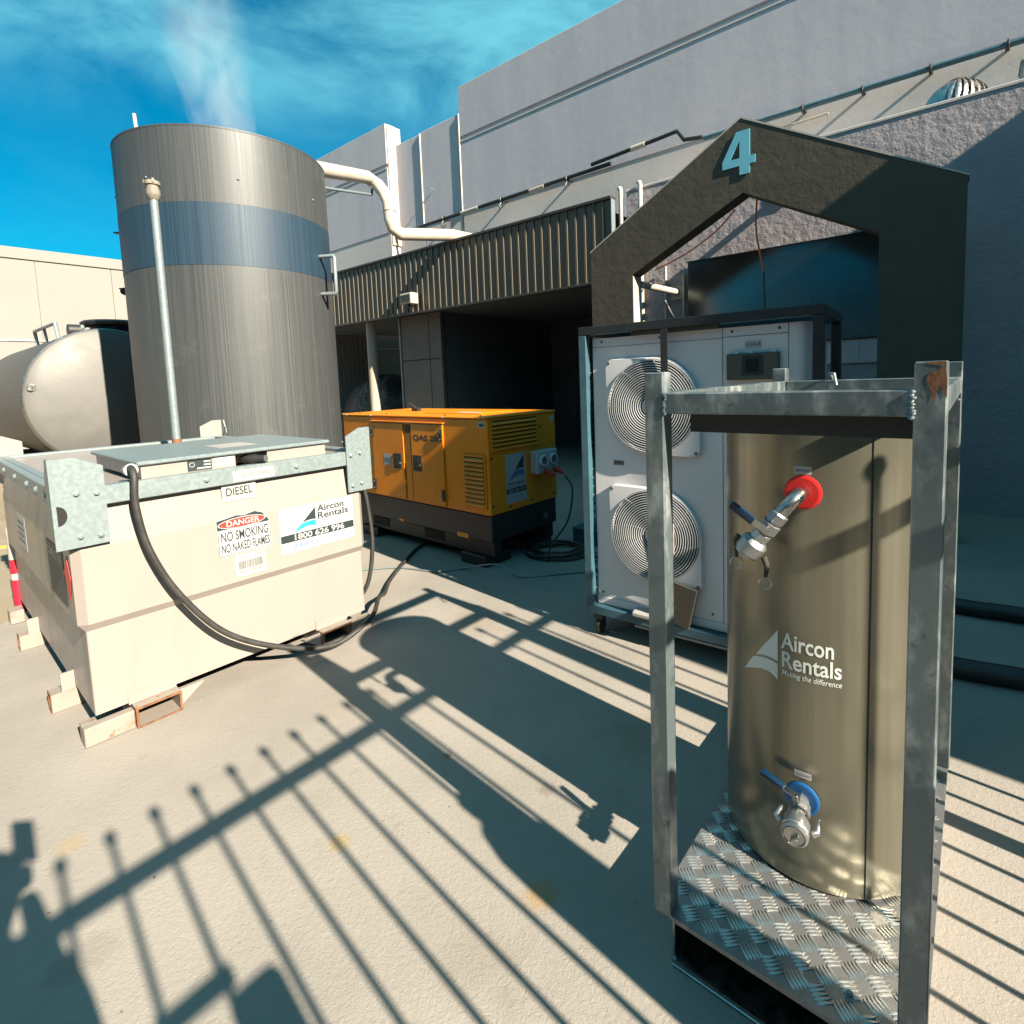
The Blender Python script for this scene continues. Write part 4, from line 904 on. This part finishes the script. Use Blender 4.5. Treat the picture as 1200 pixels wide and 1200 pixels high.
bt = thing('buffer_tank', 'brushed stainless cylinder tank with two valves inside the galvanised frame', 'tank', at(F0, F_YAW, 0, 0, 0), F_YAW)
def cyl_shell(r, a0, a1, z0, z1, n):
    return [[(TCa + r * cos(R(a0 + (a1 - a0) * k / n)), TCb + r * sin(R(a0 + (a1 - a0) * k / n)), z) for k in range(n + 1)] for z in (z0, z1)]
MB().grid(cyl_shell(TR, 60, 310, .158, 1.520, 80)).done('front_sheet', 'tankss', bt, 60)
MB().grid(cyl_shell(TR + .0018, -53.5, 70, .158, 1.520, 48)).done('lap_sheet', 'tankss', bt, 60)
MB().lathe([(TR - .006, .1505), (TR - .006, .1585)], (TCa, TCb, 0), (0, 0, 1), 72).done('base_seal', 'black', bt, 60)
MB().lathe([(TR + .004, 1.516), (TR + .004, 1.526), (TR - .03, 1.546), (TR - .10, 1.560), (TR - .2, 1.566), (.001, 1.568)], (TCa, TCb, 0), (0, 0, 1), 72).done('domed_lid', 'tankss', bt, 60)
sm = MB().box(-.0009, .0009, -.001, .001, .16, 1.518).xf(Matrix.Translation((TCa + (TR + .002) * cos(R(-53.4)), TCb + (TR + .002) * sin(R(-53.4)), 0)) @ Matrix.Rotation(R(-53.4), 4, 'Z')).done('lap_seam', 'ink', bt)
def on_tank(r):
    return lambda u, z: (TCa + r * cos(R(u)), TCb + r * sin(R(u)), z)
lg = on_tank(TR + .0012)
sail(bt, -125, -101, .738, .905, lambda u, z: on_tank(TR + .0012)(u, z), 'silverink', 'silverink')
letters(bt, 'Aircon', -99, -71.5, .855, .905, lg, 'silverink', .016); letters(bt, 'Rentals', -98.5, -67.5, .800, .848, lg, 'silverink', .016)
letters(bt, 'Making the difference', -98.5, -67.3, .772, .793, lg, 'silverink', .004, .25)
# top valve
def vec(*p): return Vector(p)
n0 = vec(.307, .3155, 1.315)
ga = MB().lathe([(.047, 0), (.047, .006), (.040, .008), (.02, .008)], n0, (0, -1, 0), 40).done('red_collar', 'red', bt, 15)
V1 = vec(-.60, -.04, -.80).normalized()
tv_ = thing('ball_valve', 'steel ball valve with elbow at the red collar, handle up', 'valve', at(F0, F_YAW, 0, 0, 0), F_YAW)
el = [n0 + vec(0, -.007, 0), n0 + vec(0, -.045, 0)]
pivot = n0 + vec(0, -.045, 0) + V1 * .035
for k in range(1, 9):
    t = pi / 2 * k / 8; el.append(pivot + (-V1 * cos(t) + vec(0, -1, 0) * sin(t)) * .035)
el.append(el[-1] + V1 * .02); e_end = el[-1]
MB().tube(el, .0185, 18).done('elbow', 'steel', tv_, 60)
MB().lathe([(.0, 0), (.019, .0), (.024, .004), (.024, .03), (.020, .032), (.020, .036), (.026, .038), (.027, .065), (.020, .068), (.020, .072), (.024, .075), (.024, .098), (.018, .10)], e_end, V1, 8).done('valve_body', 'castal', tv_, 25)
vc_ = e_end + V1 * .05
sdv = V1.cross(vec(0, -1, 0)).normalized()
MB().lathe([(.010, .02), (.010, .040), (.008, .046)], vc_, (0, -1, 0), 10).done('stem_nut', 'steel', tv_, 40)
h0 = vc_ + vec(.0, -.040, 0); hd_ = vec(-.83, 0, .55).normalized()
def slab_along(p, d, l, w, t_):
    nrm = vec(0, -1, 0); s_ = d.cross(nrm).normalized(); m = MB()
    m.box(0, l, -w / 2, w / 2, 0, t_, bev=min(w, t_) * .25, seg=2)
    return m.xf(Matrix.Translation(p) @ Matrix((d, s_, -nrm.cross(vec(0, 0, 0)) if False else nrm)).transposed().to_4x4())
hl = slab_along(h0 - hd_ * .012, hd_, .05, .020, .005).done('handle_lever', 'steel', tv_)
slab_along(h0 + hd_ * .034 + vec(0, .003, 0), hd_, .072, .023, .012).done('handle_grip', 'bluegrip', tv_, 40)
def grip_text(p, d, parent):
    nrm = vec(0, -1, 0); up_ = vec(-d.z, 0, d.x); 
    if up_.z < 0: up_ = -up_
    dd = -d
    V, F = text_mesh('LOCK', 0, .036, -.0045, .0045, .01)
    me = bpy.data.meshes.new('grip_mark'); me.from_pydata([p + dd * (x - .018) + up_ * z for x, z in V], [], F); me.materials.append(M['silverink']); return link('grip_mark', me, parent)
# camlock with arms and rings
c0 = e_end + V1 * .098
MB().lathe([(.020, 0), (.030, .006), (.036, .014), (.036, .046), (.031, .05), (.031, .056), (.024, .058)], c0, V1, 20).done('camlock', 'castal', tv_, 35)
for s_, ln in ((-1, .05), (1, .065)):
    pz = c0 + V1 * .03 + sdv * (.040 * s_)
    arm = MB().tube([pz, pz + sdv * (.012 * s_) + vec(0, 0, -.02), pz + sdv * (.008 * s_) + vec(0, -.004, -ln)], [.009, .008, .005], 8).done('cam_arm', 'black' if s_ > 0 else 'wood', tv_, 50)
    e_ = pz + sdv * (.008 * s_) + vec(0, -.004, -ln - .017)
    MB().torus(e_, (.3, -1, .1), .016, .0022, 24, 6).done('pull_ring', 'steel', arm, 60)
tagp = lambda a0, a1, z0, z1: MB().grid([[on_tank(TR + .002)(a0 + (a1 - a0) * k / 4, z) for k in range(5)] for z in (z0, z1)])
t1 = tagp(-92.5, -83.5, 1.364, 1.386).done('valve_label', 'tag', bt, normals=False)
letters(bt, 'HOT OUT', -91.6, -84.4, 1.371, 1.379, on_tank(TR + .003), 'ink', .01)
# bottom valve
n1 = vec(.311, .3155, .424)
MB().lathe([(.046, 0), (.046, .006), (.040, .008), (.02, .008)], n1, (0, -1, 0), 40).done('blue_collar', 'blue', bt, 15)
bv = thing('ball_valve', 'steel ball valve with capped coupling at the blue collar near the deck', 'valve', at(F0, F_YAW, 0, 0, 0), F_YAW)
V2 = vec(.10, -1, -.03).normalized(); q0 = n1 + vec(0, -.007, 0)
MB().lathe([(.0, 0), (.020, 0), (.020, .018), (.026, .02), (.026, .034), (.020, .036), (.028, .040), (.028, .062), (.020, .064), (.025, .067), (.025, .08), (.018, .082)], q0, V2, 8).done('valve_body', 'castal', bv, 25)
vb_ = q0 + V2 * .05
MB().lathe([(.010, .02), (.010, .040), (.008, .046)], vb_, (-.25, 0, 1), 10).done('stem_nut', 'steel', bv, 40)
hb0 = vb_ + vec(-.008, 0, .040); hb = vec(-.93, .22, .14).normalized()
def slab2(p, d, l, w, t_):
    nrm = vec(0, 0, 1); nrm = (nrm - d * d.dot(nrm)).normalized(); s_ = nrm.cross(d); m = MB(); m.box(0, l, -w / 2, w / 2, 0, t_, bev=min(w, t_) * .25, seg=2)
    return m.xf(Matrix.Translation(p) @ Matrix((d, s_, nrm)).transposed().to_4x4())
slab2(hb0, hb, .045, .020, .005).done('handle_lever', 'steel', bv); slab2(hb0 + hb * .034 - vec(0, 0, .003), hb, .070, .022, .012).done('handle_grip', 'bluegrip', bv, 40)
c1 = q0 + V2 * .080
MB().lathe([(.018, 0), (.030, .006), (.034, .014), (.034, .046), (.031, .05), (.034, .052), (.034, .060), (.028, .064), (.026, .060)], c1, V2, 22).done('camlock', 'castal', bv, 35)
MB().lathe([(.025, 0), (.025, .002)], c1 + V2 * .061, V2, 22).done('cap_plate', 'steel', bv)
MB().box(-.004, .004, -.016, .0, -.014, .014, bev=.002).xf(Matrix.Translation(c1 + V2 * .063 + vec(.002, 0, -.006)) @ Matrix.Rotation(R(40), 4, 'Y')).done('cap_tab', 'steel', bv)
for s_ in (-1, 1):
    pz = c1 + V2 * .03 + vec(.040 * s_, 0, 0)
    MB().tube([pz, pz + vec(.010 * s_, .005, .006), pz + vec(.006 * s_, .045, .012)], [.009, .008, .005], 8).done('cam_arm', 'castal', bv, 50)
tagp(-91, -82, .486, .506).done('valve_label', 'tag', bt, normals=False)
letters(bt, 'COLD IN', -90, -83, .492, .500, on_tank(TR + .003), 'ink', .01)

# thick hoses lying in the shade to the right
for i, (y_, lab) in enumerate(((0, 'flat black lay hose on the shaded concrete nearer the tank frame'), (1, 'flat black lay hose on the shaded concrete nearer the wall'))):
    pts = [(1.9, 3.05, .05), (2.24, 2.74, .05), (2.52, 2.58, .05), (3.2, 2.15, .05), (4.2, 1.2, .05)] if i == 0 else [(2.1, 4.1, .05), (2.85, 3.46, .05), (3.13, 3.28, .05), (3.9, 2.7, .05), (5.0, 1.9, .05)]
    h_ = MB().tube(curve_pts(pts, 8), .055 if i == 0 else .05, 14).done('lay_hose', 'black', None, 60); tag(h_, lab, 'hose', 'black hoses in the shade')

# ================================================================== FENCE AND PHOTOGRAPHER (behind the camera, seen by their shadows)
FP = Vector((.851, -.589, 0)); FYAW = atan2(.779, .627)
fe = thing('bar_fence', 'black steel bar fence behind the viewpoint whose shadow stripes the concrete', 'fence', FP, FYAW)
HF = 2.1
bar = MB().tube([(0, 0, .06), (0, 0, HF - .005)], .0105, 8).done('bar', 'blacksteel', fe, 50)
fin = MB().lathe([(.011, 0), (.017, .012), (.021, .028), (.017, .045), (.006, .058), (.001, .062)], (0, 0, HF - .02), (0, 0, 1), 12).done('finial', 'blacksteel', bar, 50)
for k in range(-22, 27):
    if k == 0 or k == 15: continue
    o = link('bar', bar.data, fe); o.location = (k * .1455, 0, 0); f = link('finial', fin.data, o)
for z0, z1 in ((1.922, 1.970), (.15, .20)): B('rail', 'blacksteel', fe, -3.4, 4.0, -.02, .02, z0, z1)
B('fence_post', 'blacksteel', fe, 15 * .1455 - .035, 15 * .1455 + .035, -.035, .035, .003, 1.93)
B('fence_post', 'blacksteel', fe, -3.47, -3.40, -.035, .035, .003, HF + .05)
lk = B('lock_box', 'blacksteel', fe, .13, .27, -.03, .03, 1.20, 1.545, bev=.03, seg=3); B('latch_bar', 'blacksteel', lk, -.02, .17, -.012, .012, 1.565, 1.605)

gc = thing('gas_cylinder', 'tall grey gas cylinder by the fence, seen by its shadow', 'gas cylinder', (1.40, .335, 0))
MB().lathe([(.11, .003), (.115, .02), (.115, 1.16), (.11, 1.24), (.085, 1.31), (.045, 1.35), (.03, 1.36)], (0, 0, 0), (0, 0, 1), 28).done('bottle', 'bluesteel', gc, 50)
MB().lathe([(.045, 0), (.05, .02), (.05, .07), (.03, .09)], (0, 0, 1.361), (0, 0, 1), 16).done('valve_guard', 'castal', gc, 40)

pe = thing('person', 'photographer in dark work clothes holding up a phone, seen by the shadow', 'person', (.10, -.32, 0), R(8))
def skin(name, verts, edges, radii, root, mat, parent, sub=2):
    me = bpy.data.meshes.new(name); me.from_pydata(verts, edges, []); o = link(name, me, parent)
    md = o.modifiers.new('Skin', 'SKIN'); md.use_smooth_shade = True
    for v, r in zip(me.skin_vertices[0].data, radii): v.radius = (r, r) if not isinstance(r, tuple) else r
    me.skin_vertices[0].data[root].use_root = True
    s_ = o.modifiers.new('Subdivision', 'SUBSURF'); s_.levels = sub; s_.render_levels = sub
    me.materials.append(M[mat]); return o
bv_ = [(0, 0, .95), (0, .0, 1.12), (0, .0, 1.32), (0, -.01, 1.46), (0, .01, 1.54), (0, .03, 1.62), (0, .04, 1.70),
       (.19, 0, 1.43), (.17, .10, 1.16), (-.05, .25, 1.50), (-.19, 0, 1.43), (-.46, .08, 1.55), (-.25, .25, 1.69),
       (.10, 0, .90), (.13, .03, .50), (.14, .0, .09), (.15, .13, .035), (-.10, 0, .90), (-.13, .02, .50), (-.14, 0, .09), (-.15, .13, .035)]
be = [(0, 1), (1, 2), (2, 3), (3, 4), (4, 5), (5, 6), (3, 7), (7, 8), (8, 9), (3, 10), (10, 11), (11, 12), (0, 13), (13, 14), (14, 15), (15, 16), (0, 17), (17, 18), (18, 19), (19, 20)]
br = [(.19, .14), (.19, .14), (.19, .13), (.10, .08), .055, .085, .085, .075, .048, .028, .075, .048, .028, .095, .065, .045, .035, .095, .065, .045, .035]
body = skin('body', bv_, be, br, 0, 'shirt', pe)
hd2 = MB()
rows = []
for i in range(13):
    ph = -pi / 2 + pi * i / 12
    rows.append([(.078 * cos(ph) * cos(t) , .04 + (.095 * cos(ph)) * sin(t), 1.665 + .125 * sin(ph)) for t in [2 * pi * k / 20 for k in range(20)]])
hd2.grid(rows, True); hdo = hd2.done('head', 'skin', pe, 60)
MB().lathe([(.012, 0), (.016, .02), (.006, .045)], (0, .130, 1.685), (0, .35, -1), 8).done('nose', 'skin', hdo, 60)
for s_ in (-1, 1):
    MB().lathe([(.022, 0), (.026, .012), (.012, .02)], (.073 * s_, .035, 1.66), (s_, 0, 0), 10).done('ear', 'skin', hdo, 60)
    MB().lathe([(.008, 0), (.012, .004), (.002, .010)], (.030 * s_, .122, 1.685), (0, 1, 0), 10).done('eye', 'white', hdo, 60)
MB().box(-.022, .022, .122, .130, 1.612, 1.622, bev=.003).done('mouth', 'red', hdo)
hr = MB(); rows = []
for i in range(9):
    ph = R(-5) + (pi / 2 - R(-5)) * i / 8
    rows.append([(.088 * cos(ph) * cos(t), .03 + .103 * cos(ph) * sin(t) - .01, 1.68 + .122 * sin(ph)) for t in [2 * pi * k / 20 for k in range(20)]])
hr.grid(rows, True).done('hair', 'hair', hdo, 60)
for sx, wrist, zp in ((1, Vector((-.05, .25, 1.50)), 1.575), (-1, Vector((-.25, .25, 1.69)), 1.665)):
    cx0 = -.135 + sx * .050
    palm = Vector((cx0 + sx * .012, .272, zp))
    hnd = skin('hand', [tuple(wrist), tuple(wrist.lerp(palm, .55)), tuple(palm)], [(0, 1), (1, 2)], [.027, .028, .032], 0, 'skin', pe, 1)
    for k in range(4):
        zz = palm.z + .045 - k * .022; L_ = (.9, 1.0, .95, .75)[k]
        skin('finger', [tuple(palm), (cx0 + sx * .016, .268, zz), (cx0 + sx * .004, .264, zz + .004), (cx0 - sx * .018 * L_, .264, zz + .003)], [(0, 1), (1, 2), (2, 3)], [.010, .009, .0085, .007], 0, 'skin', hnd, 1)
    skin('thumb', [tuple(palm - Vector((0, .008, .01))), (cx0 + sx * .006, .245, zp + .025), (cx0 - sx * .012, .243, zp + .05)], [(0, 1), (1, 2)], [.012, .010, .008], 0, 'skin', hnd, 1)
ph = thing('phone', 'phone held up by the photographer, seen by its shadow', 'phone', (-.022, -.03, 1.57), R(4))
B('phone_body', 'black', ph, -.04, .04, -.006, .004, -.01, .15, bev=.004, seg=2); B('phone_screen', 'screen', ph, -.037, .037, -.0075, -.0063, -.006, .146)
